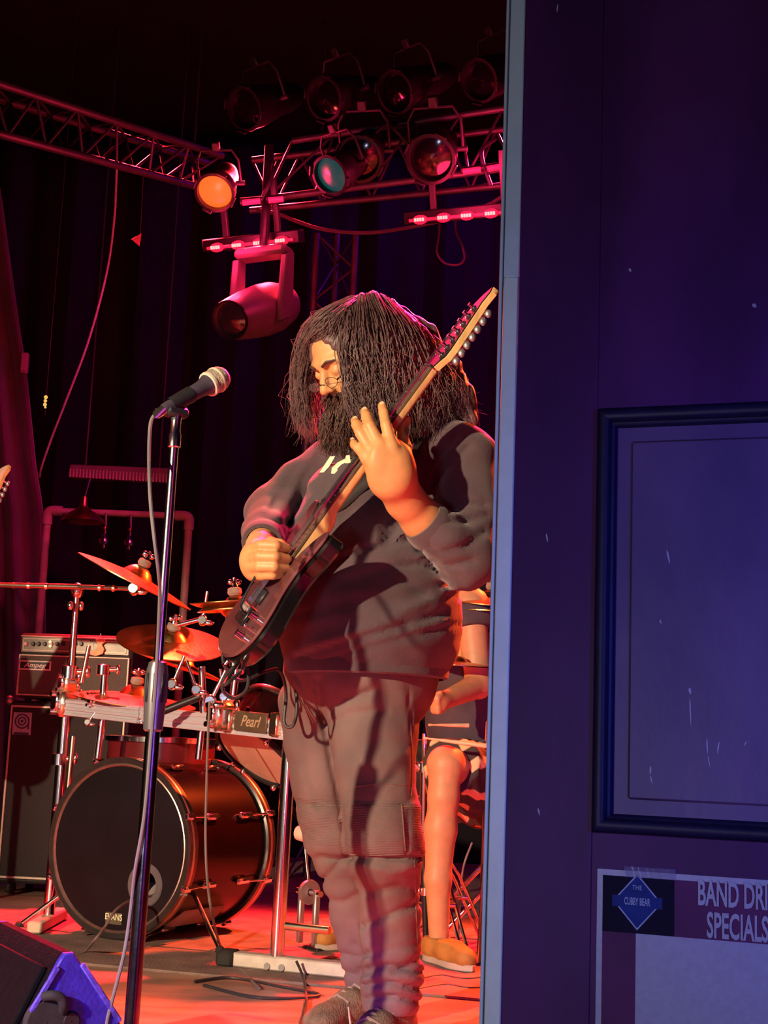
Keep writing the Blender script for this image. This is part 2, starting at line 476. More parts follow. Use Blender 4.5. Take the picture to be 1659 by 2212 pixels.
# edge strip: pale metal channel capping the leaf, split in two to paint in a step of the light, with a groove
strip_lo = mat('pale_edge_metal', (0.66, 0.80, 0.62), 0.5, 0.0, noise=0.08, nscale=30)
strip_hi = mat('edge_metal_painted_light', (0.54, 0.70, 0.62), 0.5, 0.0, noise=0.08, nscale=30)
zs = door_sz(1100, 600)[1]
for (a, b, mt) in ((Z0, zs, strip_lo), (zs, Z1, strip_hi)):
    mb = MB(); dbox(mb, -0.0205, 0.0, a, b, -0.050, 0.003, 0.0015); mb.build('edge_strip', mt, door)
mb = MB(); dbox(mb, -0.0225, -0.0205, Z0, Z1, -0.045, -0.004); mb.build('edge_groove', mat('groove_blue', (0.10, 0.16, 0.32), 0.5, noise=0.2), door)
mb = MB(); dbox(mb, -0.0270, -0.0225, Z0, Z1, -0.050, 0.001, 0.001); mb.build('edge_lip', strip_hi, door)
chip = mat('chipped_paint', (0.36, 0.36, 0.40), 0.6, noise=0.3, nscale=60)
for (x0, y0, x1, y1, wd) in ((1437, 1184, 1444, 1216, 5), (1422, 1336, 1425, 1346, 5), (1486, 1484, 1489, 1500, 6), (1487, 1504, 1490, 1572, 3), (1524, 1592, 1526, 1630, 3), (1526, 1630, 1532, 1660, 2), (1551, 1600, 1547, 1630, 3),
                            (1402, 1654, 1401, 1675, 4), (1401, 1675, 1406, 1694, 3), (1162, 1745, 1166, 1762, 4), (1359, 580, 1363, 588, 6), (1625, 657, 1634, 664, 9), (1180, 1152, 1183, 1172, 4), (1205, 8, 1203, 28, 4), (1610, 1600, 1606, 1612, 3)):
    a = Vector(door_sz(x0, y0)); b = Vector(door_sz(x1, y1)); hw = wd / FPX * 1.6 / 2
    inp = so + MW + 0.018 < a[0] and zb < a[1] < zt; n_ = -0.012 if inp else 0.0
    t = (b - a).normalized(); nn = Vector((-t.y, t.x)); pl = []
    for (u, v_) in ((0, .15), (.2, .9), (.55, 1.0), (.85, .5), (1, .1), (.8, -.5), (.5, -.9), (.2, -.7)):
        q = a.lerp(b, u) + nn * (hw * v_); pl.append((q[0], q[1]))
    mb = MB(); o0 = DE + DN * n_; o0.z = 0
    mb.prism(pl, o0, DD, UP, DN, 0.0005); mb.build('paint_chip', chip, door)

# ------------------------------------------------------------------ poster taped to the door
ps0, pz1 = door_sz(1291, 1876); ps1 = door_sz(1659, 1900)[0] + 0.065; pz0 = pz1 - 0.335
post = thing('poster', 'band drink specials poster with white border taped to the door', 'poster', dpt((ps0 + ps1) / 2, pz0, 0.001))
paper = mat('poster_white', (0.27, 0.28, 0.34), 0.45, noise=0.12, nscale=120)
plum = mat('poster_plum', (0.11, 0.024, 0.085), 0.6, spec=0.15, noise=0.35, nscale=10)
inkb = mat('poster_black_ink', (0.008, 0.006, 0.018), 0.7, spec=0.1, noise=0.2)
logo_blue = mat('poster_logo_blue', (0.02, 0.04, 0.16), 0.7, spec=0.1, noise=0.25, nscale=40)
logo_line = mat('poster_logo_line', (0.26, 0.32, 0.46), 0.5, noise=0.2, nscale=60)
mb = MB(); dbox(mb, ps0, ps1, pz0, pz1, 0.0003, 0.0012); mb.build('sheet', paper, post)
bw = 0.0068
mb = MB(); dbox(mb, ps0 + bw, ps1 - bw, pz0 + bw, pz1 - bw, 0.0012, 0.0016); mb.build('print', plum, post)
# logo square and diamond
l0, lz1 = ps0 + bw, pz1 - bw; l1 = door_sz(1457, 1960)[0]; lz0 = door_sz(1297, 2010)[1]
mb = MB(); dbox(mb, l0, l1, lz0, lz1, 0.0016, 0.0019); mb.build('logo_square', inkb, post)
cx_, cz_ = door_sz(1377, 1948); hwd = abs(door_sz(1430, 1948)[0] - door_sz(1324, 1948)[0]) / 2; hh_ = abs(door_sz(1377, 1890)[1] - door_sz(1375, 2012)[1]) / 2
o0 = DE + DN * 0.0019; o0.z = 0
dia = [(cx_ - hwd, cz_), (cx_, cz_ - hh_), (cx_ + hwd, cz_), (cx_, cz_ + hh_)]
mb = MB(); mb.prism([(cx_ + (a - cx_) * 1.0, cz_ + (b - cz_) * 1.0) for a, b in dia], o0, DD, UP, DN, 0.0003); mb.build('logo_diamond_rim', logo_line, post)
mb = MB(); mb.prism([(cx_ + (a - cx_) * .93, cz_ + (b - cz_) * .93) for a, b in dia], o0 + DN * .0003, DD, UP, DN, 0.0002); ld = mb.build('logo_diamond', logo_blue, post)
bh = hh_ * 0.2
mb = MB(); mb.prism([(cx_ - hwd * 1.02, cz_ - bh), (cx_ + hwd * 1.02, cz_ - bh), (cx_ + hwd * 1.02, cz_ + bh), (cx_ - hwd * 1.02, cz_ + bh)], o0 + DN * .0005, DD, UP, DN, 0.0002); mb.build('logo_band', logo_blue, post)
lettering('logo_lettering', 'THE', dpt(cx_, cz_ + hh_ * .50, 0.0030), DD, UP, hh_ * .17, logo_line, post, 0.0004, squeeze=.8)
lettering('logo_lettering', 'CUBBY BEAR', dpt(cx_, cz_, 0.0030), DD, UP, hh_ * .26, logo_line, post, 0.0004, squeeze=.44, bold=0.012)
mb = MB(); dbox(mb, door_sz(1374, 2030)[0], ps1 - bw - .004, pz0 + bw + .004, door_sz(1374, 2016)[1], 0.0019, 0.0022)
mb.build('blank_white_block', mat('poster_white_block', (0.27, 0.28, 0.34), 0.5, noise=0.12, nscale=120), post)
s0, z0 = door_sz(1507, 1928); s1, z1 = door_sz(1527, 2000); lh = 0.0275
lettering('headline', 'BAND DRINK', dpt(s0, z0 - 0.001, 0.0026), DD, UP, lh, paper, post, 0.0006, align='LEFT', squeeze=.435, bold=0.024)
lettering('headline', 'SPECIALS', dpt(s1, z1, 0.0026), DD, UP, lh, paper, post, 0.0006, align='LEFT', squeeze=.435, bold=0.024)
tape = mat('clear_glossy_tape', (0.30, 0.28, 0.40), 0.08, alpha=0.35, noise=0.1)
a, b = door_sz(1350, 1882), door_sz(1460, 1890)
mb = MB(); g_ = []
for j in range(3):
    r = []
    for i in range(14):
        t = i / 13; s_ = lerp(a[0], b[0], t); z = a[1] - 0.006 + 0.006 * j
        r.append(dpt(s_, z, 0.0034 + 0.0009 * math.sin(i * 1.7 + j)))
    g_.append(r)
mb.grid(g_); mb.build('clear_tape', tape, post)

# ------------------------------------------------------------------ rug under the drum kit
rug = mat('drum_rug', (0.24, 0.17, 0.15), 0.92, noise=0.4, nscale=9, bump=0.4, bscale=140)
c0, c1 = G(-260, 2046), G(1330, 2190)
mb = MB(); pl = [(c0.x, c0.y), (c1.x, c1.y), (c1.x + .45, c1.y + 2.3), (c0.x + .45, c0.y + 2.2)]
mb.prism(pl, (0, 0, 0.0), (1, 0, 0), (0, 1, 0), (0, 0, 1), 0.008, 0.002)
mb.build('drum_rug', rug, label='flat brown rug lying under the drum kit', cat='rug')
# ================================================================== lighting rig
rig_metal = mat('rig_aluminium', (0.13, 0.11, 0.12), 0.5, 0.7, noise=0.3, nscale=10)
can_black = mat('par_can_black', (0.03, 0.026, 0.03), 0.4, 0.4, noise=0.3, nscale=20)
lens_dark = mat('unlit_lens', (0.006, 0.006, 0.008), 0.12, coat=0.6, noise=0.2)
RIG_SHIFT = 0

def truss(name, label, chords, pairs, nb, r=0.019, rb=0.007):
    """chords: list of (start, end); braces zigzag between the listed pairs"""
    base = min((p for c in chords for p in c), key=lambda p: p.z)
    t = thing(name, label, 'truss', base)
    for a, b in chords:
        mb = MB(); n = 6; mb.tube([Vector(a).lerp(Vector(b), i / n) for i in range(n + 1)], r, 12); mb.build('chord', rig_metal, t)
    for (i, j) in pairs:
        (a0, a1), (b0, b1) = chords[i], chords[j]
        for k in range(nb):
            p = Vector(a0).lerp(Vector(a1), k / nb); q = Vector(b0).lerp(Vector(b1), (k + .5) / nb); s_ = Vector(a0).lerp(Vector(a1), (k + 1) / nb)
            mb = MB(); mb.cyl(p, q, rb, n=8); mb.build('brace', rig_metal, t)
            mb = MB(); mb.cyl(q, s_, rb, n=8); mb.build('brace', rig_metal, t)
    if name != 'truss_tower':
        for q_ in (.12, .88):
            c_ = Vector(chords[0][0]).lerp(Vector(chords[0][1]), q_); mb = MB(); mb.cyl(c_, (c_.x, c_.y, 4.76), .005, n=6); mb.build('hanging_wire', cable_black, t)
    return t
YL, YR = 5.4, 6.7
truss('side_truss', 'long red-lit lighting truss running back from the upper left corner',
      [(P(-120, 143, YL), P(480, 336, YR)), (P(-120, 258, YL), P(420, 402, YR)), (P(-120, 178, YL + .35), P(450, 352, YR + .3))],
      [(0, 1), (0, 2), (1, 2)], 7)
truss('lighting_truss', 'horizontal lighting truss carrying the par cans at upper centre',
      [(P(632, 304, 6.25), P(1180, 220, 6.05)), (P(545, 346, 6.55), P(1180, 268, 6.35)), (P(520, 437, 6.25), P(1180, 352, 6.05)), (P(540, 455, 6.55), P(1180, 392, 6.35))],
      [(0, 2), (1, 3)], 6, r=0.017)
tw = [P(684, 505, 7.2), P(768, 508, 7.2), P(728, 500, 7.42)]
truss('truss_tower', 'upright truss tower standing behind the guitarist', [(p, Vector((p.x, p.y, 0.0))) for p in tw], [(0, 1), (1, 2), (0, 2)], 9, r=0.02)

def par_can(front, back, r, lens, label, lensmat=None, group='par cans on the truss', frame_ears=True):
    front = Vector(front); back = Vector(back); ax = (front - back); L = ax.length; ax.normalize()
    t = thing('par_can', label, 'stage light', back, group)
    prof = [(r * .30, -L * 1.02), (r * .55, -L * .98), (r * .72, -L * .80), (r * .78, -L * .55), (r * .96, -L * .28), (r, -L * .22), (r, -0.006), (r * 1.04, -0.006), (r * 1.04, 0.0), (r * .9, 0.002), (r * .88, -0.03)]
    mb = MB(); mb.lathe(prof, front, ax, 28); mb.lathe([(0.0001, -L * 1.02), (r * .3, -L * 1.02)], front, ax, 16); mb.build('housing', can_black, t)
    mb = MB(); mb.lathe([(0.0001, -0.012), (r * .5, -0.015), (r * .89, -0.028)], front, ax, 28); mb.build('lens', lensmat or lens, t)
    side = ax.cross(Vector((0, 0, 1))).normalized(); up = side.cross(ax).normalized()
    mid = front - ax * (L * .45); h = r * 1.75
    mb = MB(); pts = [mid + side * (r * 1.1)] + [mid + side * (r * 1.1) + up * h * .7, mid + side * (r * .8) + up * h, mid - side * (r * .8) + up * h, mid - side * (r * 1.1) + up * h * .7] + [mid - side * (r * 1.1)]
    mb.tube(pts, r * .07, 8); mb.build('yoke', rig_metal, t)
    mb = MB(); mb.box(mid + up * (h * 1.12), (r * .4, r * .35, r * .5), frame(up, side), 0.006); mb.build('clamp', rig_metal, t)
    for s_ in (-1, 1):
        mb = MB(); mb.cyl(mid + side * (s_ * r * .8), mid + side * (s_ * r * 1.28), r * .12, n=12); mb.build('knob', rig_metal, t)
    if frame_ears:
        for k in range(4):
            a = k * math.pi / 2 + .5; d = side * math.cos(a) + up * math.sin(a)
            mb = MB(); mb.box(front + d * r * 1.06 + ax * .004, (r * .5, 0.02, r * .09), frame(d, d.cross(ax)), 0.002); mb.build('gel_clip', can_black, t)
    return t
names = ['leftmost', 'second', 'third', 'fourth']
for k, (fx, fy, bx, by) in enumerate(((527, 236, 640, 205), (700, 214, 812, 190), (853, 200, 970, 160), (1035, 175, 1150, 130))):
    par_can(P(fx, fy, 5.95), P(bx, by, 6.22), 0.098, lens_dark, f'unlit black par can, {names[k]} in the top row of the rig')
par_can(P(775, 345, 5.95), P(805, 305, 6.25), 0.105, lens_dark, 'unlit black par can behind the green-lensed lamp')
par_can(P(930, 345, 5.95), P(960, 300, 6.25), 0.112, lens_dark, 'unlit black par can in the lower row right of the green lamp')
par_can(P(712, 380, 5.85), P(790, 335, 6.05), 0.090, None, 'par can with a dull green lens under the truss',
        mat('green_gel', (0.01, 0.10, 0.09), 0.25, emit=(0.0, 0.16, 0.15), estr=0.32, noise=0.3, nscale=12))
# the lit one
orange_gel = mat('lit_orange_gel', (0.9, 0.2, 0.05), 0.3, emit=(1.0, 0.13, 0.015), estr=1.15, noise=0.2, nscale=6)
par_can(P(463, 417, 5.9), P(492, 372, 6.1), 0.088, None, 'lit orange par can glowing beside the left truss', orange_gel)
lp = bpy.data.lights.new('lit_par_spill', 'POINT'); lp.energy = 2.5; lp.color = (1, .05, .05); lp.shadow_soft_size = .03
lpo = bpy.data.objects.new('lit_par_spill', lp); col.objects.link(lpo); lpo.location = P(455, 428, 5.80)
hot = mat('hot_red_edge', (1, .1, .1), 0.4, emit=(1.0, 0.05, 0.06), estr=2.0, noise=0.1)
spot('lit_par_beam', P(452, 436, 5.80), P(430, 1300, 3.6), (1.0, 0.07, 0.03), 420, 70, 0.6, 0.07)

# red LED battens
led_core = mat('red_led_core', (1, .2, .2), 0.4, emit=(1.0, 0.20, 0.16), estr=3.2, noise=0.1)
led_lens = mat('red_led_lens', (1, .02, .05), 0.4, emit=(1.0, 0.01, 0.045), estr=1.6, noise=0.1)
def led_batten(a, b, label, n):
    a = Vector(a); b = Vector(b); d = (b - a).normalized(); L = (b - a).length
    front = Vector((-.1, -1, -.35)); front = (front - d * front.dot(d)).normalized(); up = d.cross(front)
    if up.z < 0: up = -up
    rot = Matrix((d, -front, up)).transposed()
    t = thing('led_batten', label, 'stage light', a.lerp(b, .5) - up * .03, 'red LED battens over the stage')
    mb = MB(); mb.box(a.lerp(b, .5) - front * .03 + up * .012, (L + .06, .06, .062), rot, .006); mb.build('housing', black_metal, t)
    mb = MB(); mb.box(a.lerp(b, .5) + front * .004, (L, .012, .014), rot, .003); mb.build('diffuser', led_lens, t)
    for k in range(n):
        c = a.lerp(b, (k + .5) / n)
        mb = MB(); mb.ball(c + front * .008, (L / n * .32, .020, .022), 8, rot); g_ = mb.build('led_cluster', led_lens, t)
        for i in range(4):
            mb = MB(); mb.box(c + front * .026 + d * ((i - 1.5) * L / n * .11), (L / n * .09, .008, .016), rot, .002); mb.build('led', led_core, g_)
    for s_ in (.2, .8):
        mb = MB(); mb.box(a.lerp(b, s_) - front * .03 + up * .15, (.03, .02, .26), rot, .003); mb.build('bracket', rig_metal, t)
    l = bpy.data.lights.new('led_batten_glow', 'POINT'); l.shadow_soft_size = .12; l.energy = 13; l.color = (1, .02, .10)
    lo = bpy.data.objects.new('led_batten_glow', l); col.objects.link(lo); lo.location = a.lerp(b, .5) + front * .22
    return t
led_batten(P(448, 537, 6.3), P(634, 517, 6.1), 'glowing red LED batten left of the truss tower', 4)
led_batten(P(884, 477, 6.2), P(1140, 454, 6.0), 'glowing red LED batten at right beside the door edge', 5)
# small lit red pieces on the lower chord
for k, (x0, y0, x1, y1, lb) in enumerate(((524, 438, 562, 434, 'small glowing red lamp on the lower truss chord near the orange lamp'), (580, 433, 612, 430, 'second small glowing red lamp right of the orange lamp'),
                                          (1000, 371, 1038, 366, 'small glowing red lamp on the truss near the door edge'), (1053, 365, 1090, 358, 'small glowing red lamp touching the door edge in view'))):
    t = thing('marker_lamp', lb, 'lamp', P((x0 + x1) / 2, y0 + 12, 6.0), 'small red lamps on the truss')
    mb = MB(); mb.tube([P(x0, y0, 6.0), P(x1, y1, 6.0)], 0.013, 10); mb.build('lens', mat('red_marker', (1, .03, .08), .4, emit=(1, .015, .09), estr=0.9, noise=0.1), t)
    ml = bpy.data.lights.new('marker_lamp_glow', 'POINT'); ml.energy = 3.0; ml.color = (1, .02, .12); ml.shadow_soft_size = .03
    mo_ = bpy.data.objects.new('marker_lamp_glow', ml); col.objects.link(mo_); mo_.location = P((x0 + x1) / 2, y0 - 14, 5.86)
    mb = MB(); mb.tube([P(x0 - 5, y0 - 3, 6.02), P(x1 + 5, y1 - 3, 6.02)], 0.016, 10); mb.build('housing', black_metal, t)

# moving head lamp hanging under the left batten
mh = thing('moving_head_light', 'red-lit moving head lamp hanging in its yoke', 'stage light', P(548, 735, 6.1))
f0, b0 = P(497, 691, 5.88), P(618, 655, 6.32); ax = (f0 - b0); L = ax.length; ax.normalize()
mh_mat = mat('moving_head_shell', (0.16, 0.12, 0.14), 0.42, noise=0.2, nscale=10)
mb = MB(); mb.lathe([(0.0001, -L - .01), (.06, -L), (.095, -L * .93), (.118, -L * .72), (.120, -L * .55), (.110, -L * .30), (.094, -.03), (.088, 0), (.080, .004), (.076, -.02)], f0, ax, 32); mb.build('head_shell', mh_mat, mh)
mb = MB(); mb.lathe([(.0001, .004), (.03, 0), (.076, -.02)], f0, ax, 28); mb.build('lens', mat('moving_head_lens', (.05, .05, .06), .1, coat=1.0, noise=.3, nscale=30), mh)
mb = MB(); mb.lathe([(.078, .004), (.088, .006), (.090, -.002)], f0, ax, 28); mb.build('lens_ring', can_black, mh)
up = Vector((0, 0, 1)); sd = ax.cross(up).normalized(); mid = f0 - ax * L * .52
for s_ in (-1, 1):
    p = mid + sd * (s_ * .128)
    mb = MB(); mb.prism([(-.045, -.05), (.045, -.05), (.055, .02), (.04, .26), (-.04, .26), (-.055, .02)], p - sd * (.016), ax, up, sd, .032, .006); mb.build('yoke_arm', mh_mat, mh)
mb = MB(); mb.box(mid + up * .275, (.27, .10, .05), frame(up, sd), .015); mb.build('yoke_base', mh_mat, mh)
mb = MB(); mb.cyl(mid + up * .30, mid + up * .80, .022); mb.build('hanging_stem', black_metal, mh)

# cables and odd bits of the rig
def cable(name, pts, r, label, cat='cable', m_=None, n=8, group=None, sides=7):
    mb = MB(); mb.tube(smoothpts(pts, n), r, sides); return mb.build(name, m_ or cable_black, label=label, cat=cat, group=group)
rope_m = mat('grey_rope', (0.42, 0.36, 0.38), 0.8, noise=0.3, nscale=80)
cable('hoist_rope', [P(252, 362, 6.28), P(250, 420, 6.45), P(247, 470, 6.55), P(236, 560, 6.6), P(216, 650, 6.6), P(185, 755, 6.65), P(143, 865, 6.7), P(112, 945, 6.75), P(90, 1008, 6.8), P(86, 1030, 6.85)], 0.0055, 'thin rope slanting down beside the side drape', 'rope', rope_m)
cable('looped_rig_cable', [P(950, 474, 6.2), P(948, 510, 6.45), P(944, 545, 6.6), P(960, 568, 6.6), P(990, 572, 6.6), P(1003, 558, 6.6), P(998, 530, 6.6), P(985, 500, 6.4), P(984, 472, 6.2)], 0.006, 'cable hanging in a loop below the right LED batten', m_=mat('rig_cable', (.09, .06, .07), .6, noise=.2))
cable('rig_swag_cable', [P(552, 453, 6.54), P(600, 462, 6.5), P(640, 478, 6.5), P(700, 496, 6.5), P(790, 503, 6.5), P(880, 492, 6.5), P(980, 470, 6.5), P(1060, 440, 6.45), P(1120, 398, 6.37)], 0.010, 'black cable sagging below the central lighting truss', m_=mat('rig_cable', (.09, .06, .07), .6, noise=.2))
for k, (a, b, c, lb) in enumerate((((800, 300), (838, 270), (880, 310), 'cable looping over the top truss pipe at centre'), ((865, 255), (850, 275), (895, 268), 'short cable tied round the top truss pipe'), ((600, 350), (580, 400), (560, 440), 'cable dropping beside the orange lamp'), ((1070, 300), (1040, 330), (1060, 400), 'cable dropping along the truss near the door'))):
    cable('rig_cable', [P(a[0], a[1], 6.1), P(b[0], b[1], 6.05), P(c[0], c[1], 6.1)], 0.010, lb, m_=cable_black)
# little flag-shaped bracket, wall box and string of green beads at the left
pn = thing('bracket_plate', 'small triangular lamp bracket, coloured as red-lit, hanging below the left truss', 'bracket_plate', P(295, 535, 6.5))
mb = MB(); o0 = P(295, 517, 6.5); mb.prism([(-.026, 0), (.020, .032), (.016, -.034)], o0, (1, 0, 0), (0, 0, 1), (0, 1, 0), .01, .002)
mb.build('cloth', mat('bracket_red_lit', (.8, .25, .22), .6, emit=None, noise=.3, nscale=30), pn)  # lamp bracket; the red light on it is put into its colour
mb = MB(); mb.cyl(o0 + Vector((.016, .005, .03)), P(310, 372, 6.42), .0015, n=6); mb.build('string', cable_black, pn)
t = thing('wall_box', 'small plain box mounted beside the side drape', 'box', P(53, 808, 7.0))
c = P(53, 785, 7.0)
mb = MB(); mb.box(c, (.04, .03, .11), None, .004); mb.build('body', mat('box_plum', (.20, .09, .11), .6, noise=.2), t)
mb = MB(); mb.box(c + Vector((0, -.017, 0)), (.028, .006, .09), None, .002); mb.build('cover', mat('box_plum_cover', (.24, .11, .13), .6, noise=.2), t)
t = thing('bead_light_string', 'short string of tiny yellow-green glowing beads at left', 'string light', P(98, 900, 6.9))
mb = MB(); mb.tube([Vector((P(103, 820, 6.9).x, 6.9, 4.76)), P(102, 830, 6.9), P(100, 855, 6.9), P(97, 898, 6.9)], .002, 6); mb.build('wire', cable_black, t)
bead = mat('bead_glow', (.6, .7, .1), .4, emit=(.75, .62, .12), estr=.8, noise=.2)
for (x, y, r) in ((99, 858, .010), (98, 866, .009), (97, 874, .010), (98, 880, .006)):
    mb = MB(); mb.ball(P(x, y, 6.9), r, 6); mb.build('bead', bead, t)

# pipe frame with a hanging dome and two little bells, and the unlit LED bar over it
pf = thing('pipe_frame', 'tall square pipe frame standing behind the bass amplifier', 'frame', Vector((P(100, 1100, 7.3).x, 7.3, 0)))
pipe_m = mat('painted_pipe', (0.50, 0.36, 0.32), 0.5, noise=0.3, nscale=14)
L0, R0_ = P(104, 1103, 7.3), P(409, 1115, 7.3)
mb = MB(); mb.tube([Vector((L0.x, 7.3, 0)), L0 - Vector((0, 0, .05))], .021, 14); mb.build('post', pipe_m, pf)
mb = MB(); mb.tube([Vector((R0_.x, 7.3, 0)), R0_ - Vector((0, 0, .05))], .021, 14); mb.build('post', pipe_m, pf)
mb = MB(); mb.tube([L0 + Vector((.04, 0, 0)), R0_ - Vector((.04, 0, 0))], .017, 14); mb.build('crossbar', pipe_m, pf)
for c in (L0, R0_):
    s_ = 1 if c is L0 else -1
    mb = MB(); mb.tube(smoothpts([c + Vector((0, 0, -.075)), c + Vector((0, 0, -.02)), c + Vector((s_ * .02, 0, 0)), c + Vector((s_ * .075, 0, 0))], 5), .027, 14); mb.build('elbow', pipe_m, pf)
for c in (L0, R0_):
    mb = MB(); mb.box((c.x, 7.3, .015), (.10, .5, .03), None, .006); mb.build('foot', pipe_m, pf)
lb_ = thing('unlit_led_bar', 'unlit LED bar fixed across above the pipe frame', 'stage light', P(256, 1042, 7.5))
a, b = P(150, 1021, 7.5), P(372, 1034, 7.5)
mb = MB(); mb.box(a.lerp(b, .5) + Vector((0, .03, .015)), ((b - a).length, .07, .075), frame((0, 0, 1), b - a), .006); mb.build('housing', mat('led_bar_case', (.16, .10, .11), .5, noise=.2), lb_)
cell_mb = MB(); cell_mb.box(a.lerp(b, .01), (.011, .01, .05), None, .002); cell = cell_mb.build('led_cell', mat('led_cell_grey', (.60, .46, .46), .35, noise=.3, nscale=60), lb_)
for k in range(1, 31):
    c = cell.copy(); col.objects.link(c); c.parent = lb_; c.location = (b - a) * (k / 31)
for s_ in (.14, .86):
    q = a.lerp(b, s_); mb = MB(); mb.cyl(q + Vector((0, .03, .04)), Vector((q.x, 7.53, 4.76)), .006, n=8); mb.build('hanging_wire', cable_black, lb_)
t = thing('hanging_dome', 'bronze dome-shaped shade hanging in the pipe frame', 'dome', P(183, 1135, 7.17), 'percussion hung on the pipe frame')
c = P(183, 1072, 7.17)
mb = MB(); mb.lathe([(.001, .0), (.016, -.003), (.020, -.05), (.030, -.065), (.070, -.09), (.105, -.118), (.116, -.135), (.110, -.137), (.09, -.118), (.03, -.08), (.001, -.07)], c, (0, 0, 1), 32); mb.build('shell', brass, t)
mb = MB(); mb.cyl(c + Vector((0, 0, -.01)), c + Vector((0, .10, .11)), .004, n=8); mb.build('hanger', steel_grey, t)
for (x, y0, y1, lb) in ((225, 1108, 1168, 'small hanging bell nearer the bronze dome'), (279, 1112, 1172, 'small hanging bell further from the bronze dome')):
    t = thing('hanging_bell', lb, 'bell', P(x, y1 + 14, 7.25), 'percussion hung on the pipe frame')
    c = P(x, y1, 7.25); tp = P(x + 4, y0, 7.25)
    mb = MB(); mb.tube([tp, tp.lerp(c, .5) + Vector((.004, 0, 0)), c], .006, 8); mb.build('hanger', steel_grey, t)
    mb = MB(); mb.lathe([(.001, .04), (.012, .036), (.014, .015), (.026, .008), (.030, -.005), (.020, -.018), (.001, -.02)], c, (0, 0, 1), 20); mb.build('bell_cup', chrome, t)
    mb = MB(); mb.lathe([(.001, -.018), (.006, -.02), (.009, -.035), (.001, -.044)], c, (0, 0, 1), 12); mb.build('clapper', chrome, t)
    mb = MB(); mb.ball(tp.lerp(c, .55), (.012, .012, .014), 8); mb.build('bead', brass, t)
# ================================================================== drum kit
drum_gloss = mat('black_drum_lacquer', (0.010, 0.003, 0.004), 0.24, noise=0.3, nscale=6, coat=0.1, spec=0.14)
drum_head_black = mat('black_drum_head', (0.009, 0.008, 0.012), 0.4, spec=0.22, noise=0.35, nscale=5, bump=0.05, bscale=200)
hoop_mat = mat('black_drum_hoop', (0.03, 0.026, 0.026), 0.28, noise=0.3, nscale=20, coat=0.4)
inlay = mat('hoop_inlay_metal', (0.55, 0.42, 0.36), 0.35, 0.9, noise=0.25, nscale=30)

bn = Vector((-math.sin(math.radians(28)), -math.cos(math.radians(28)), 0))      # the way the front head faces
bc = P(255, 1829, 4.85); bc.z = 0.310
bx = bn.cross(UP) * -1                                                          # right as seen from the front
if bx.x < 0: bx = -bx
BR = 0.285; BL = 0.52
bd = thing('bass_drum', 'black bass drum with a ported black front head', 'drum', (bc.x, bc.y, 0))
mb = MB(); mb.lathe([(BR, -.035), (BR, -BL + .035)], bc, bn, 64); mb.lathe([(BR - .008, -.035), (BR - .008, -BL + .035)], bc, bn, 64); mb.build('shell', drum_gloss, bd)
for (s0, nm) in ((0.0, 'front'), (-BL, 'back')):
    sg = 1 if nm == 'front' else -1; q = s0
    mb = MB(); mb.lathe([(BR - .006, q - sg * .002), (BR - .003, q + sg * .006), (BR + .012, q + sg * .008), (BR + .017, q + sg * .004), (BR + .017, q - sg * .042), (BR + .008, q - sg * .045), (BR + .001, q - sg * .042)], bc, bn, 72); hp = mb.build('hoop', hoop_mat, bd)
    mb = MB(); mb.lathe([(BR + .0175, q - sg * .012), (BR + .0185, q - sg * .014), (BR + .0185, q - sg * .024), (BR + .0175, q - sg * .026)], bc, bn, 72); mb.build('inlay', inlay, hp)
    mb = MB(); mb.lathe([(BR - .013, q - sg * .001), (BR - .008, q + sg * .005), (BR - .003, q + sg * .003)], bc, bn, 72); mb.build('rim_bead', inlay, hp)
# front head with its sound hole
def bp(px, py, off=0.0):
    d = ray(px, py); o_ = bc + bn * off; t = (o_ - CAM).dot(bn) / d.dot(bn); q = CAM + d * t - o_
    return q.dot(bx), q.z
hx, hz = bp(313, 1912); n = 72; RH = 0.058
mb = MB(); vs = []; fs = []
for (cx, cz, r) in ((0, 0, BR - .008), (hx * .25, hz * .25, BR * .72), (hx * .7, hz * .7, BR * .42), (hx, hz, RH)):
    for k in range(n):
        a = 2 * math.pi * k / n; vs.append(bc + bx * (cx + r * math.cos(a)) + UP * (cz + r * math.sin(a)) - bn * .002)
for i in range(3):
    for k in range(n): fs.append((i * n + k, i * n + (k + 1) % n, (i + 1) * n + (k + 1) % n, (i + 1) * n + k))
mb.add(vs, fs); fh = mb.build('front_head', drum_head_black, bd)
ho = bc + bx * hx + UP * hz
mb = MB(); mb.lathe([(RH - .012, .0015), (RH - .010, .004), (RH + .010, .004), (RH + .014, .0)], ho, bn, 40); mb.build('port_ring', mat('grey_port_ring', (.12, .115, .13), .35, noise=.2), fh)
mb = MB(); mb.lathe([(0.0001, 0), (BR - .01, 0)], bc - bn * (BL - .01), bn, 40); mb.build('back_head', mat('milky_drum_head', (.45, .38, .36), .5, noise=.2), bd)
mb = MB(); mb.box(bc - bn * .25 - UP * .19 + bx * .02, (.36, .34, .14), frame(UP, bx), .05); mb.build('damping_pillow', mat('grey_pillow', (.32, .27, .26), .9, noise=.3), bd)
ex_, ez_ = bp(246, 1984)
so_ = bc + bx * ex_ + UP * ez_
mb = MB(); mb.box(so_ + bn * .0005, (.068, .002, .038), Matrix((bx, -bn, UP)).transposed(), 0); stk = mb.build('sticker', mat('sticker_gold', (.10, .09, .05), .5, noise=.2), fh)
lettering('sticker_lettering', 'EVANS', so_ + bn * .0022 + UP * .004, bx, UP, .020, mat('sticker_cream', (.85, .80, .55), .5, noise=.1), fh, .001, bold=.012, squeeze=.85)
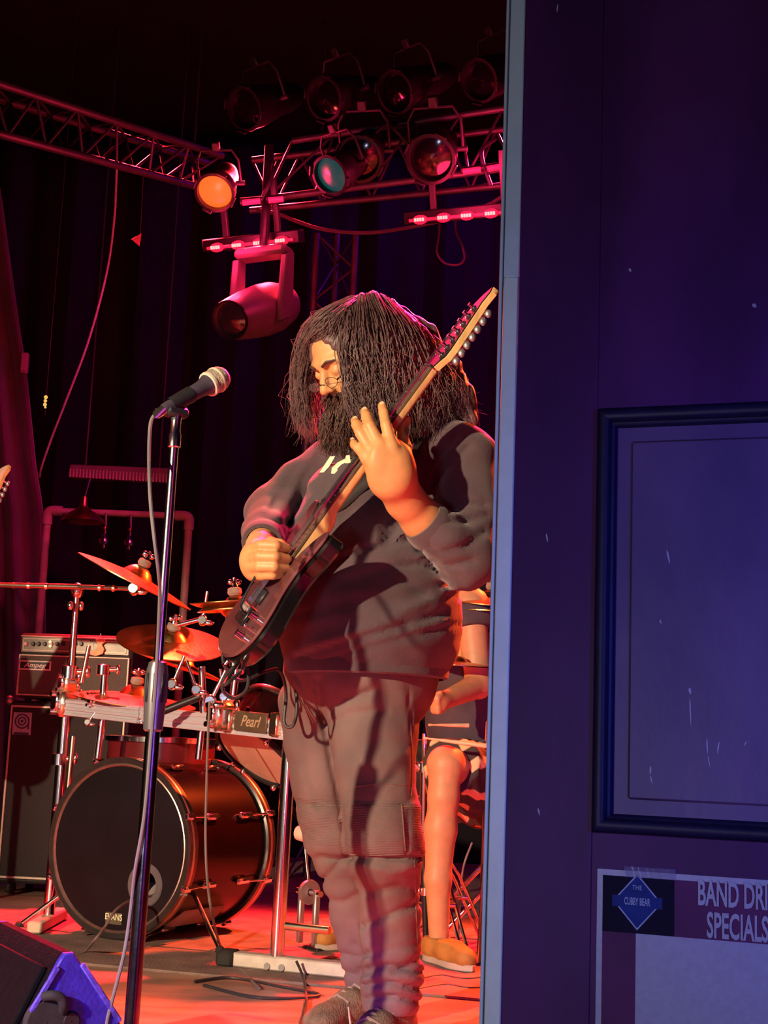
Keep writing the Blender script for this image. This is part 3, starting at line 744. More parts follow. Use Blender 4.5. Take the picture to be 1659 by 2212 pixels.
# lugs, rods and claws
for k in range(8):
    a = 2 * math.pi * (k + .5) / 8; d = bx * math.cos(a) + UP * math.sin(a); tg = bn.cross(d)
    c = bc - bn * (BL / 2)
    lug = MB(); lug.box(bc - bn * (BL * .30) + d * (BR + .010), (.022, .020, .075), Matrix((tg, d, bn)).transposed(), .006); lug.build('lug', chrome, bd)
    lug = MB(); lug.box(bc - bn * (BL * .70) + d * (BR + .010), (.022, .020, .075), Matrix((tg, d, bn)).transposed(), .006); lug.build('lug', chrome, bd)
    for (s0, s1) in ((.012, -BL * .24), (-BL - .012, -BL * .76)):
        r_ = MB(); r_.cyl(bc + bn * s0 + d * (BR + .024), bc + bn * s1 + d * (BR + .014), .0038, n=8); r_.build('tension_rod', chrome, bd)
    for s0 in (-.010, -BL + .010):
        cl = MB(); cl.box(bc + bn * s0 + d * (BR + .022), (.022, .018, .046), Matrix((tg, d, bn)).transposed(), .005); cl.build('claw', chrome, bd)
for s_ in (-1, 1):
    a0 = bc - bn * .12 + bx * (s_ * (BR - .06)) - UP * .12; a1 = a0 + bx * (s_ * .20) + bn * .10; a1.z = .012
    mb = MB(); mb.cyl(a0, a1, .008, n=12); mb.build('spur', chrome, bd)
    mb = MB(); mb.ball(a1, .016, 8); mb.build('spur_foot', rubber, bd)
cable('kick_mic_cable', [ho - bn * .10 + UP * -.03, ho + bn * .03 - UP * .045, P(282, 1945, 4.62), P(250, 1966, 4.5), P(228, 2000, 4.45), P(205, 2030, 4.4), G(180, 2058, .008), G(120, 2100, .008), G(40, 2160, .008)], .0045, 'cable running out of the sound hole of the bass drum', m_=mat('cable_grey', (.16, .13, .13), .5, noise=.2))

# ------------------------------------------------------------------ rack
gold_clamp = mat('warm_nickel', (0.78, 0.68, 0.50), 0.26, 1.0, noise=0.2, nscale=20)
rk = thing('drum_rack', 'silver drum rack with a lettered crossbar on two chrome posts', 'drum rack', (P(103, 1985, 5.1).x, 4.7, 0))
PL = P(143, 1527, 5.10); PR = P(640, 1580, 4.33)
lp0 = Vector((G(104, 1990).x, 5.10, 0)); lp0.x = P(104, 1990, 5.10).x
lpt = P(167, 1276, 5.10); lpx = lp0.x
mb = MB(); mb.tube([Vector((lpx, 5.10, .02)), Vector((PL.x, 5.10, PL.z + .03))], .0205, 18); mb.build('post', chrome, rk)
mb = MB(); mb.tube([Vector((PL.x, 5.10, PL.z)), Vector((lpt.x, 5.10, P(165, 1420, 5.1).z))], .0165, 18); mb.build('upper_tube', chrome, rk)
rp = P(598, 2066, 4.35)
mb = MB(); mb.tube([Vector((rp.x, 4.35, .04)), Vector((PR.x - .02, 4.35, PR.z))], .0215, 18); mb.build('post', chrome, rk)
d = (PR - PL).normalized(); fr = d.cross(UP).normalized(); fr = fr if fr.y < 0 else -fr
up_ = fr.cross(d); up_ = up_ if up_.z > 0 else -up_
RROT = Matrix((d, -fr, up_)).transposed()
mid = PL.lerp(PR, .5); LL = (PR - PL).length
mb = MB(); mb.box(mid, (LL, .045, .060), RROT, .006); rail = mb.build('crossbar', alu, rk)
for dz in (-.0235, -.004, .0205):
    mb = MB(); mb.box(mid + fr * .0235 + up_ * dz, (LL * .995, .007, .012), RROT, .002); mb.build('rib', alu, rail)
# lettered badge near the right end
b0, b1 = P(509, 1556, 4.46), P(583, 1562, 4.40)
def on_rail(px, py):
    dd = ray(px, py); o_ = PL + fr * .030; t = (o_ - CAM).dot(fr) / dd.dot(fr); return CAM + dd * t
b0, b1 = on_rail(507, 1556), on_rail(577, 1563)
bm_ = b0.lerp(b1, .5)
mb = MB(); mb.box(bm_ - fr * .001, ((b1 - b0).length, .008, .062), RROT, .002); bg = mb.build('badge', mat('badge_bronze', (.16, .12, .075), .4, .5, noise=.2, nscale=30), rail)
lettering('badge_lettering', 'Pearl', bm_ + fr * .0035, d, up_, .034, mat('badge_gold_letters', (.85, .72, .45), .35, .6, noise=.1), rail, .002, shear=.35, squeeze=.85, bold=.01)
for px in (493, 596):
    c = on_rail(px, 1560 + (px - 540) * .09); mb = MB(); mb.box(c - fr * .010, (.045 if px < 540 else .04, .05, .074), RROT, .006); mb.build('collar', gold_clamp, rail)

def wing_clamp(c, parent, s=1.0, rot=None, m_=None, m2=None):
    """a rack clamp: block, jaw, bolts and a wing nut"""
    c = Vector(c); R_ = rot or RROT; m_ = m_ or chrome; m2 = m2 or gold_clamp
    ex, ey, ez = R_.col[0], R_.col[1], R_.col[2]
    mb = MB(); mb.box(c, (.050 * s, .058 * s, .072 * s), R_, .010 * s); k = mb.build('clamp', m2, parent)
    mb = MB(); mb.box(c - ey * .032 * s + ez * .006 * s, (.034 * s, .018 * s, .050 * s), R_, .006 * s); mb.build('jaw', m_, k)
    for q in (-1, 1):
        mb = MB(); mb.cyl(c - ey * .030 * s + ez * q * .024 * s, c - ey * .052 * s + ez * q * .024 * s, .0075 * s, n=10); mb.build('bolt', m_, k)
    w0 = c + ex * .040 * s + ez * .01 * s
    mb = MB(); mb.cyl(c, w0 + ex * .012 * s, .009 * s, n=10); mb.ball(w0 + ex * .018 * s + ez * .017 * s, (.006 * s, .007 * s, .016 * s), 6, R_); mb.ball(w0 + ex * .018 * s - ez * .017 * s, (.006 * s, .007 * s, .016 * s), 6, R_)
    mb.build('wing_nut', m_, k)
    return k
wing_clamp(PL + up_ * .012 - d * .005, rk, 1.35)
wing_clamp(PL + up_ * .085 - d * .0, rk, 1.0)
wing_clamp(P(478, 1545, 4.52), rk, 1.25)
wing_clamp(P(208, 1512, 4.98), rk, .8)
# memory collars
for (px, py, Y, s) in ((151, 1452, 5.08, 1.1), (223, 1447, 4.98, .9), (128, 1640, 5.1, 1)):
    c = P(px, py, Y); mb = MB(); mb.lathe([(.018 * s, -.022 * s), (.027 * s, -.020 * s), (.027 * s, .018 * s), (.018 * s, .022 * s)], c, UP, 18); k = mb.build('collar', chrome, rk)
    mb = MB(); mb.cyl(c + Vector((.02, 0, .002)) * s, c + Vector((.055, 0, .004)) * s, .008 * s, n=10); mb.ball(c + Vector((.058, 0, .004)) * s, (.01 * s, .008 * s, .02 * s), 6); mb.build('wing_nut', chrome, k)
# feet
c = Vector((lpx, 5.10, 0.030))
mb = MB(); mb.box(c, (.05, .42, .04), None, .006); mb.build('foot', mat('foot_cream', (.62, .55, .40), .5, noise=.2), rk)
f0 = G(505, 2096); f1 = G(770, 2124); fd = (f1 - f0).normalized(); fm = f0.lerp(f1, .5) + Vector((0, .03, .030))
mb = MB(); mb.box(fm, ((f1 - f0).length, .05, .042), Matrix((fd, Vector((-fd.y, fd.x, 0)), UP)).transposed(), .005); ft = mb.build('foot', mat('white_foot_bar', (.70, .66, .60), .45, .3, noise=.2, nscale=20), rk)
fn = Vector((fd.y, -fd.x, 0))
for t_ in (.30, .42):
    c = f0.lerp(f1, t_) + Vector((0, .03, .022)) + fn * .025
    mb = MB(); mb.cyl(c - fn * .003, c + fn * .005, .010, n=12); mb.build('bolt', steel_grey, ft)
mb = MB(); mb.box(fm - fd * (f1 - f0).length * .56, (.06, .07, .05), Matrix((fd, Vector((-fd.y, fd.x, 0)), UP)).transposed(), .01); mb.build('end_cap', rubber, ft)
# secondary holders rising from the crossbar
for (x0, y0, x1, y1, Y, r) in ((222, 1515, 226, 1455, 4.98, .014), (210, 1640, 222, 1545, 4.98, .013), (440, 1545, 436, 1440, 4.6, .012), (500, 1535, 512, 1440, 4.55, .013), (428, 1640, 437, 1560, 4.62, .012)):
    mb = MB(); mb.cyl(P(x0, y0, Y), P(x1, y1, Y), r, n=14); mb.build('holder_tube', chrome, rk)
for (x0, y0, x1, y1, Y, r) in ((330, 1545, 432, 1505, 4.55, .013), (158, 1590, 140, 1780, 5.0, .010), (176, 1475, 192, 1395, 5.0, .008)):
    mb = MB(); mb.cyl(P(x0, y0, Y), P(x1, y1, Y), r, n=12); mb.build('holder_rod', black_metal if Y < 4.8 else gold_clamp, rk)

def tilter(c, parent, s=1.0, tilt=0.3):
    c = Vector(c); ax = Vector((math.sin(tilt), 0, math.cos(tilt)))
    mb = MB(); mb.ball(c, (.017 * s, .017 * s, .02 * s), 8); mb.cyl(c - Vector((0, .022 * s, 0)), c + Vector((0, .022 * s, 0)), .013 * s, n=12); k = mb.build('tilter', chrome, parent)
    mb = MB(); mb.cyl(c, c + ax * .10 * s, .0055 * s, n=10); mb.build('rod', chrome, k)
    mb = MB(); mb.ball(c + Vector((.024 * s, -.02 * s, -.01 * s)), (.018 * s, .006 * s, .008 * s), 6); mb.build('wing_nut', chrome, k)
    return k
for (px, py, Y, s, ti) in ((438, 1340, 4.75, 1.0, .1), (372, 1478, 4.6, 1.0, .35), (425, 1490, 4.5, 1.0, -.4), (455, 1515, 4.5, 1.15, .4), (484, 1505, 4.5, .9, -.2), (300, 1558, 4.7, .5, 0), (190, 1560, 4.95, .7, .6)):
    tilter(P(px, py, Y), rk, s, ti)
mb = MB(); mb.cyl(P(385, 1350, 4.75), P(432, 1338, 4.75), .008, n=10); mb.build('holder_rod', chrome, rk)

# ------------------------------------------------------------------ cymbals
def cymbal(c, nrm, R, label, name='cymbal', nuts=True, felt=None, bow=.10, bell=.16, group='cymbals round the drum kit', cup=1.0):
    c = Vector(c); nrm = Vector(nrm).normalized()
    t = thing(name, label, 'cymbal', c - Vector((0, 0, .02)), group)
    pr = []
    for k in range(15):
        u = k / 14; r = .012 + (R - .012) * u
        h = -bow * R * u * u + (bell * R * max(0, 1 - (u / .22) ** 2) if u < .22 else 0) + (bow * R * .10 * math.sin(u * 60) * .04)
        pr.append((r, h * cup))
    pr2 = [(r, h - .0035) for r, h in pr][::-1]
    mb = MB(); mb.lathe(pr + pr2, c, nrm, 64); mb.build('plate', brass, t)
    if nuts:
        hb = bell * R
        mb = MB(); mb.lathe([(.001, .030), (.010, .029), (.022, .024), (.024, .008), (.018, 0), (.001, 0)], c + nrm * hb, nrm, 20); mb.build('felt', felt or mat('grey_felt', (.30, .26, .22), .95, noise=.3, nscale=60), t)
        mb = MB(); mb.lathe([(.001, .060), (.006, .058), (.008, .04), (.012, .034), (.014, .026)], c + nrm * hb, nrm, 14)
        x_ = nrm.orthogonal().normalized()
        for s_ in (-1, 1): mb.ball(c + nrm * (hb + .045) + x_ * (s_ * .016), (.012, .005, .009), 6)
        mb.build('wing_nut', chrome, t)
    return t
# crash on the boom
cc = P(298, 1243, 4.9)
cymbal(cc, (.42, -.06, .90), .222, 'tilted crash cymbal on the long boom arm')
bs = thing('cymbal_boom_arm', 'long horizontal boom arm clamped on the left rack post', 'stand', P(165, 1300, 5.05))
e = P(290, 1272, 4.95)
mb = MB(); mb.cyl(P(-90, 1262, 5.15), P(175, 1268, 5.03), .0105, n=14); mb.build('boom_tube', gold_clamp, bs)
mb = MB(); mb.cyl(P(170, 1268, 5.03), e, .0085, n=14); mb.build('inner_tube', gold_clamp, bs)
for px in (30, 62, 100, 215, 245):
    q = P(px, 1265 + (px - 30) * .028, 5.10 - (px - 30) * .0007); mb = MB(); mb.cyl(q - Vector((.004, 0, 0)), q + Vector((.004, 0, 0)), .0125, n=12); mb.build('ring', gold_clamp, bs)
k = tilter(e, bs, 1.3, .25)
mb = MB(); mb.cyl(e, cc + Vector((0, 0, .0)), .0085, n=12); mb.build('cymbal_rod', chrome, bs)
q = P(167, 1276, 5.08); mb = MB(); mb.ball(q, (.026, .026, .030), 10); mb.build('tilter_head', chrome, bs)
mb = MB(); mb.cyl(q, Vector((q.x, q.y, P(160, 1440, 5.08).z)), .0125, n=14); mb.build('riser_tube', chrome, bs)
for (px, py) in ((152, 1308), (175, 1309)):
    mb = MB(); mb.ball(P(px, py, 5.04), (.012, .010, .017), 6); mb.build('wing_nut', chrome, bs)
# stacked effect cymbals on a chrome post
ec = P(508, 1300, 4.55)
cymbal(ec, (-.10, -.05, 1), .125, 'upper cymbal of the small stack beside the guitar body', bow=.20)
cymbal(ec - Vector((.010, 0, .030)), (.10, .10, -1), .135, 'lower upturned cymbal of the small stack beside the guitar body', nuts=False, bow=.22)
es = thing('stack_cymbal_post', 'short chrome post with a ribbed sleeve carrying the stacked cymbals', 'stand', P(506, 1420, 4.55))
mb = MB(); mb.cyl(P(506, 1440, 4.55), ec - Vector((0, 0, .05)), .0165, n=16); mb.build('tube', chrome, es)
mb = MB(); mb.cyl(ec - Vector((0, 0, .06)), ec + Vector((0, 0, .06)), .006, n=10); mb.build('rod', chrome, es)
for k in range(6):
    a = 2 * math.pi * k / 6; q = ec + Vector((.017 * math.cos(a), .017 * math.sin(a), -.022)); mb = MB(); mb.ball(q, .0105, 6); mb.build('sleeve_bead', gold_clamp, es)
mb = MB(); mb.lathe([(.001, -.02), (.028, -.018), (.03, -.004), (.024, .004), (.001, .006)], ec - Vector((0, 0, .040)), UP, 18); mb.build('seat', steel_grey, es)
mb = MB(); mb.ball(P(508, 1400, 4.53), (.022, .02, .026), 8); mb.build('joint', chrome, es)
# ride, seen from above its rim
rc = P(372, 1380, 4.8)
cymbal(rc, (.12, -.36, .93), .190, 'orange-lit ride cymbal tilted towards the front in mid kit', bow=.06)
cymbal(P(395, 1432, 4.9), (.28, .02, .96), .16, 'dark cymbal just under the orange ride cymbal', bow=.10)
cymbal(P(292, 1500, 5.05), (.10, -.10, .99), .222, 'wide red-lit cymbal lying flat behind the rack crossbar', bow=.10, nuts=True)
cymbal(P(990, 1428, 4.75), (.06, -.10, .99), .105, 'small cymbal in front of the seated drummer', bow=.08, nuts=False)
hc = P(1062, 1290, 4.9)
cymbal(hc, (.05, -.12, 1), .16, 'upper red-lit cymbal beside the door edge', bow=.15)
cymbal(hc - Vector((0, 0, .05)), (.05, .05, 1), .15, 'lower red-lit cymbal beside the door edge', bow=.12, nuts=False)
hs = thing('side_cymbal_stand', 'straight cymbal stand mostly hidden behind the door edge', 'stand', (hc.x, hc.y, 0))
mb = MB(); mb.cyl((hc.x, hc.y, .25), hc - Vector((0, 0, .1)), .013, n=14); mb.build('tube', chrome, hs)
mb = MB(); mb.cyl(hc - Vector((0, 0, .11)), hc + Vector((0, 0, .02)), .006, n=10); mb.build('rod', chrome, hs)
mb = MB(); mb.ball(P(1032, 1322, 4.88), (.024, .014, .014), 8); mb.build('wing_nut', chrome, hs)
for k in range(3):
    a = 2.1 * k + .4; mb = MB(); mb.cyl((hc.x, hc.y, .3), (hc.x + .3 * math.cos(a), hc.y + .3 * math.sin(a), .012), .009, n=10); mb.build('leg', chrome, hs)

# ------------------------------------------------------------------ rack tom, seen from below
tm_b = P(552, 1634, 4.72); tax = Vector((.47, .42, .77)).normalized()
tom = thing('rack_tom', 'tilted rack tom under the lettered crossbar', 'drum', tm_b)
TR = .150; TH = .17
mb = MB(); mb.lathe([(TR, .012), (TR, TH)], tm_b, tax, 48); mb.lathe([(TR - .006, TH), (TR - .006, .012)], tm_b, tax, 48); mb.build('shell', drum_gloss, tom)
mb = MB(); mb.lathe([(.0001, .004), (TR - .004, .004)], tm_b, tax, 48); mb.build('bottom_head', mat('amber_drum_head', (.62, .42, .30), .22, noise=.2, nscale=8, coat=.3), tom)
mb = MB(); mb.lathe([(.0001, TH + .004), (TR - .004, TH + .004)], tm_b, tax, 48); mb.build('top_head', mat('amber_drum_head', (.6, .4, .3), .3), tom)
for h0 in (0.0, TH):
    mb = MB(); mb.lathe([(TR - .002, h0 - .004), (TR + .010, h0 - .006), (TR + .012, h0 + .0), (TR + .006, h0 + .016), (TR + .001, h0 + .014)], tm_b, tax, 48); mb.build('hoop', hoop_mat, tom)
x_ = tax.orthogonal().normalized(); y_ = tax.cross(x_)
for k in range(8):
    a = 2 * math.pi * (k + .3) / 8; d_ = x_ * math.cos(a) + y_ * math.sin(a); tg = tax.cross(d_)
    mb = MB(); mb.box(tm_b + d_ * (TR + .012) + tax * .055, (.020, .022, .045), Matrix((tg, d_, tax)).transposed(), .006); mb.build('lug', chrome, tom)
    mb = MB(); mb.cyl(tm_b + d_ * (TR + .014) - tax * .010, tm_b + d_ * (TR + .014) + tax * .06, .0035, n=8); mb.ball(tm_b + d_ * (TR + .012) - tax * .008, .010, 6); mb.build('tension_rod', chrome, tom)
# second, darker tom behind, mostly a silhouette
t2 = P(350, 1600, 5.3); tom2 = thing('floor_tom', 'dark red floor tom standing behind the bass drum', 'drum', (t2.x, t2.y, .2))
T2R = .2
mb = MB(); mb.lathe([(T2R, -.30), (T2R, .0)], t2, UP, 48); mb.build('shell', mat('wine_drum_lacquer', (.14, .015, .02), .22, noise=.3, nscale=5, coat=.5), tom2)
for h0 in (-.30, 0):
    mb = MB(); mb.lathe([(T2R - .002, h0 - .004), (T2R + .012, h0 - .006), (T2R + .012, h0 + .012), (T2R, h0 + .014)], t2, UP, 48); mb.build('hoop', chrome, tom2)
mb = MB(); mb.lathe([(.0001, .004), (T2R, .004)], t2, UP, 48); mb.build('top_head', mat('milky_drum_head', (.45, .38, .36), .5), tom2)
for k in range(8):
    a = 2 * math.pi * (k + .2) / 8; d_ = Vector((math.cos(a), math.sin(a), 0))
    mb = MB(); mb.box(t2 + d_ * (T2R + .012) - UP * .15, (.022, .022, .07), frame(UP, d_), .006); mb.build('lug', chrome, tom2)
for k in range(3):
    a = 2.1 * k + .3; q = t2 + Vector((math.cos(a), math.sin(a), 0)) * (T2R + .03)
    mb = MB(); mb.cyl((q.x, q.y, 0.012), (q.x, q.y, t2.z - .08), .008, n=10); mb.build('leg', chrome, tom2)

# ------------------------------------------------------------------ hi-hat stand with double-braced legs, right of the guitarist
hh = thing('hi_hat_stand', 'chrome stand with double-braced tripod legs beside the drummer\'s shin', 'stand', G(921, 2068))
hb = G(921, 2068); top = P(917, 1585, hb.y)
mb = MB(); mb.cyl(P(917, 1660, hb.y), top, .0085, n=14); mb.build('upper_tube', chrome, hh)
mb = MB(); mb.cyl(P(914, 1812, hb.y), P(917, 1655, hb.y), .0145, n=16); mb.build('middle_tube', chrome, hh)
mb = MB(); mb.cyl(Vector((hb.x, hb.y, .02)), P(914, 1815, hb.y), .0115, n=16); mb.build('lower_tube', black_metal, hh)
for (x, y, s) in ((917, 1657, 1.2), (915, 1808, 1.1), (921, 1925, 1.0)):
    c = P(x, y, hb.y - .005); mb = MB(); mb.lathe([(.012 * s, -.016 * s), (.021 * s, -.014 * s), (.021 * s, .012 * s), (.012 * s, .016 * s)], c, UP, 16)
    mb.ball(c + Vector((-.024, -.01, 0)) * s, (.010 * s, .008 * s, .014 * s), 6); mb.build('collar', chrome, hh)
for (x0, y0, x1, y1, x2, y2, Y1) in ((926, 1808, 962, 1905, 1012, 2062, -.20), (932, 1806, 985, 1890, 1050, 2050, .25), (912, 1808, 880, 1905, 858, 2048, .1)):
    a0 = P(x0, y0, hb.y); a1 = P(x1, y1, hb.y + Y1 * .35); a2 = P(x2, y2, hb.y + Y1); a2.z = .012
    for off in (-.011, .011):
        mb = MB(); mb.tube([a0 + Vector((off, 0, 0)), a1 + Vector((off, 0, 0)), a2 + Vector((off, 0, 0))], .0055, 8); lg = mb.build('leg', chrome, hh)
    mb = MB(); mb.ball(a2, (.020, .018, .014), 8); mb.build('rubber_foot', rubber, hh)
    q = a0.lerp(a2, .55); c = Vector((hb.x, hb.y, q.z - .01))
    mb = MB(); mb.cyl(c, q, .0055, n=8); mb.build('brace', chrome, hh)
    mb = MB(); mb.cyl(q - Vector((.018, 0, 0)), q + Vector((.018, 0, 0)), .009, n=10); mb.build('rivet', gold_clamp, hh)
mb = MB(); mb.lathe([(.008, 0), (.016, .004), (.018, .06), (.012, .13), (.010, .13)], Vector((hb.x + .02, hb.y - .05, .015)), UP, 14); mb.build('foot_spring', steel_grey, hh)

# bass drum pedal
pd = thing('bass_drum_pedal', 'black double-chain bass drum pedal behind the guitarist\'s legs', 'pedal', G(715, 2052))
pb = G(715, 2050); R_ = frame(UP, (.8, .6, 0))
mb = MB(); mb.box(pb + Vector((.05, .0, .010)), (.30, .09, .012), R_, .004); mb.build('base_plate', black_metal, pd)
mb = MB(); mb.box(pb + Vector((.06, .01, .055)), (.28, .085, .010), R_ @ Matrix.Rotation(-.28, 3, 'Y'), .004); mb.build('footboard', black_metal, pd)
q0 = pb + Vector((-.08, -.06, .02))
for s_ in (-1, 1):
    q = q0 + Vector((-.6, .8, 0)) * (s_ * .045); mb = MB(); mb.box(q + UP * .09, (.022, .018, .18), R_, .004); mb.build('upright', steel_grey, pd)
mb = MB(); mb.cyl(q0 + Vector((.6, -.8, 0)) * .07 + UP * .17, q0 - Vector((.6, -.8, 0)) * .07 + UP * .17, .010, n=12); mb.build('axle', chrome, pd)
mb = MB(); mb.cyl(q0 + UP * .17, q0 + Vector((-.03, .03, .36)), .005, n=10); mb.build('beater_shaft', chrome, pd)
mb = MB(); mb.lathe([(.001, -.026), (.024, -.024), (.028, 0), (.024, .024), (.001, .026)], q0 + Vector((-.03, .03, .36)), (-.8, .6, 0), 18); mb.build('beater', mat('cream_felt', (.7, .6, .45), .9, noise=.2), pd)
mb = MB(); mb.lathe([(.012, -.008), (.040, -.008), (.042, 0), (.040, .008), (.012, .008)], q0 + UP * .17, (.6, -.8, 0), 20); mb.build('cam', steel_grey, pd)
mb = MB(); mb.cyl(G(618, 2000, .20), G(712, 2010, .20), .011, n=10); mb.build('drive_shaft', gold_clamp, pd)

# throne under the drummer
th = thing('drum_throne', 'round black drum throne under the seated drummer', 'stool', (.52, 5.25, 0))
mb = MB(); mb.lathe([(.001, .0), (.15, .0), (.17, .02), (.175, .06), (.16, .09), (.001, .10)], (.52, 5.25, .40), UP, 32); mb.build('seat', mat('black_vinyl', (.02, .02, .022), .45, noise=.3, nscale=20), th)
mb = MB(); mb.cyl((.52, 5.25, .2), (.52, 5.25, .41), .016, n=14); mb.build('post', chrome, th)
for k in range(3):
    a = 2.1 * k + 1.0; mb = MB(); mb.cyl((.52, 5.25, .28), (.52 + .25 * math.cos(a), 5.25 + .25 * math.sin(a), .012), .009, n=10); mb.build('leg', chrome, th)
# cables hanging in front of the kit and lying on the floor
cg = mat('cable_grey', (.16, .13, .13), .5, noise=.2)
cable('overhead_mic_cable', [P(453, 1515, 4.42), P(449, 1600, 4.4), P(446, 1700, 4.4), P(444, 1800, 4.38), P(447, 1890, 4.35), P(457, 1970, 4.3), G(475, 2040, .02), G(500, 2075, .006), G(560, 2135, .006)], .0042, 'thin cable hanging from the rack in front of the bass drum shell', m_=cg)
cable('floor_cable', [G(420, 2120, .006), G(500, 2112, .006), G(600, 2130, .006), G(690, 2150, .006), G(560, 2155, .006), G(440, 2128, .006)], .0045, 'black cable lying in a loop on the floor before the white foot bar', m_=cable_black)
cable('floor_cable', [G(640, 2076, .05), G(655, 2112, .01), G(662, 2160, .006), G(650, 2215, .006), G(640, 2290, .006)], .0042, 'thin cable running over the white foot bar towards the front', m_=cable_black)
cable('floor_cable', [G(900, 2118, .006), G(950, 2108, .006), G(1010, 2116, .006), G(1100, 2105, .006)], .006, 'cable lying on the floor right of the guitarist, nearer the drummer', m_=cable_black)
cable('floor_cable', [G(900, 2138, .006), G(960, 2128, .006), G(1020, 2136, .006), G(1100, 2128, .006)], .006, 'cable lying on the floor right of the guitarist, nearer the front', m_=cable_black)
cable('floor_cable', [P(1020, 1820, 5.2), P(1002, 1870, 5.2), P(995, 1930, 5.15), G(990, 2030, .006)], .004, 'thin pale cable hanging behind the drummer near the door edge', m_=cg)
# drumsticks
wood_stick = mat('hickory', (.72, .52, .30), .5, noise=.2, nscale=30, stretch=(1, 1, 6))
# ================================================================== bass amplifier and cabinet
tolex = mat('black_tolex', (.030, .028, .028), .7, noise=.3, nscale=60, bump=.3, bscale=260)
grille = mat('grey_grille_cloth', (.10, .090, .080), .8, noise=.25, nscale=160, bump=.3, bscale=320)
piping = mat('silver_piping', (.62, .55, .44), .5, .3, noise=.2, nscale=40)
plate = mat('amp_faceplate', (.16, .145, .12), .4, .5, noise=.25, nscale=16)
AY = 6.05; aa = math.radians(4)
AX = Vector((math.cos(aa), -math.sin(aa), 0)); AN = Vector((-math.sin(aa), -math.cos(aa), 0))
AROT = Matrix((AX, -AN, UP)).transposed()
ao = P(148, 1700, AY)
def apx(px, py, off=0.0):
    d = ray(px, py); o_ = ao + AN * off; t = (o_ - CAM).dot(AN) / d.dot(AN); return CAM + d * t
def alocal(px, py):
    q = apx(px, py) - ao; return q.dot(AX), ao.z + q.z
def ab(mb, x0, x1, z0, z1, n0, n1, bev=0.0):
    c = ao + AX * ((x0 + x1) / 2) + AN * ((n0 + n1) / 2); c.z = (z0 + z1) / 2
    mb.box(c, (x1 - x0, abs(n1 - n0), z1 - z0), AROT, bev)
cx0, cz1 = alocal(20, 1512); cx1 = alocal(280, 1516)[0]; cz0 = 0.05
cab = thing('speaker_cabinet', 'tall black bass speaker cabinet under the amplifier head', 'speaker', (ao.x, ao.y + .2, 0))
mb = MB(); ab(mb, cx0, cx1, cz0, cz1, -.36, 0, .012); mb.build('cabinet_body', tolex, cab)
mb = MB(); ab(mb, cx0 + .022, cx1 - .022, cz0 + .03, cz1 - .03, 0, .006, .002); mb.build('grille', mat('shaded_grille_cloth', (.020, .018, .020), .8, noise=.25, nscale=160, bump=.3, bscale=320), cab)  # cloth darkened to carry the shade on the cabinet front
for (a, b, c, d_) in ((cx0 + .012, cx1 - .012, cz1 - .030, cz1 - .020), (cx0 + .012, cx1 - .012, cz0 + .02, cz0 + .03), (cx0 + .012, cx0 + .021, cz0 + .02, cz1 - .02), (cx1 - .021, cx1 - .012, cz0 + .02, cz1 - .02)):
    mb = MB(); ab(mb, a, b, c, d_, .0, .010, .002); mb.build('piping', piping, cab)
for (x, z) in ((cx0, cz1), (cx1, cz1), (cx0, cz0), (cx1, cz0)):
    mb = MB(); c = ao + AX * x - AN * .005; c.z = z; mb.ball(c, .020, 8); mb.build('corner', steel_grey, cab)
for x in (cx0 + .06, cx1 - .06):
    for n_ in (-.05, -.3):
        c = ao + AX * x + AN * n_; c.z = .026; mb = MB(); mb.lathe([(.001, -.012), (.026, -.012), (.026, .012), (.001, .012)], c, AX, 18); mb.build('caster', rubber, cab)
# badge with the round emblem
e0, e1 = alocal(31, 1538), alocal(67, 1588)
bz0, bz1 = e1[1], e0[1]; bx0, bx1 = e0[0], e1[0]
bgc = mat('badge_silver_blue', (.46, .46, .56), .45, .2, noise=.15, nscale=40); bgd = mat('badge_dark', (.05, .05, .10), .5, noise=.1)
mb = MB(); ab(mb, bx0, bx1, bz0, bz1, .004, .010, .001); bdg = mb.build('badge', bgc, cab)
ec_ = ao + AX * ((bx0 + bx1) / 2) + AN * .0105; ec_.z = bz0 + (bz1 - bz0) * .60
hw_ = (bx1 - bx0) * .40
for (r0, r1) in ((1.0, .80), (.58, .40)):
    mb = MB(); mb.lathe([(hw_ * r0, 0), (hw_ * r0, .0015), (hw_ * r1, .0015), (hw_ * r1, 0)], ec_, AN, 32); mb.build('emblem_ring', bgd, bdg)
mb = MB(); mb.lathe([(.0001, .0015), (hw_ * .2, .0015), (hw_ * .2, 0)], ec_, AN, 18); mb.build('emblem_dot', bgd, bdg)
mb = MB(); c = ec_ + AX * hw_ * .9 - UP * hw_ * .35; mb.box(c, (hw_ * .22, .002, hw_ * 1.3), AROT); mb.build('emblem_stem', bgd, bdg)
mb = MB(); c = ec_ - UP * hw_ * 1.62; mb.box(c, (hw_ * 2.0, .002, hw_ * .34), AROT); mb.build('emblem_foot', bgd, bdg)

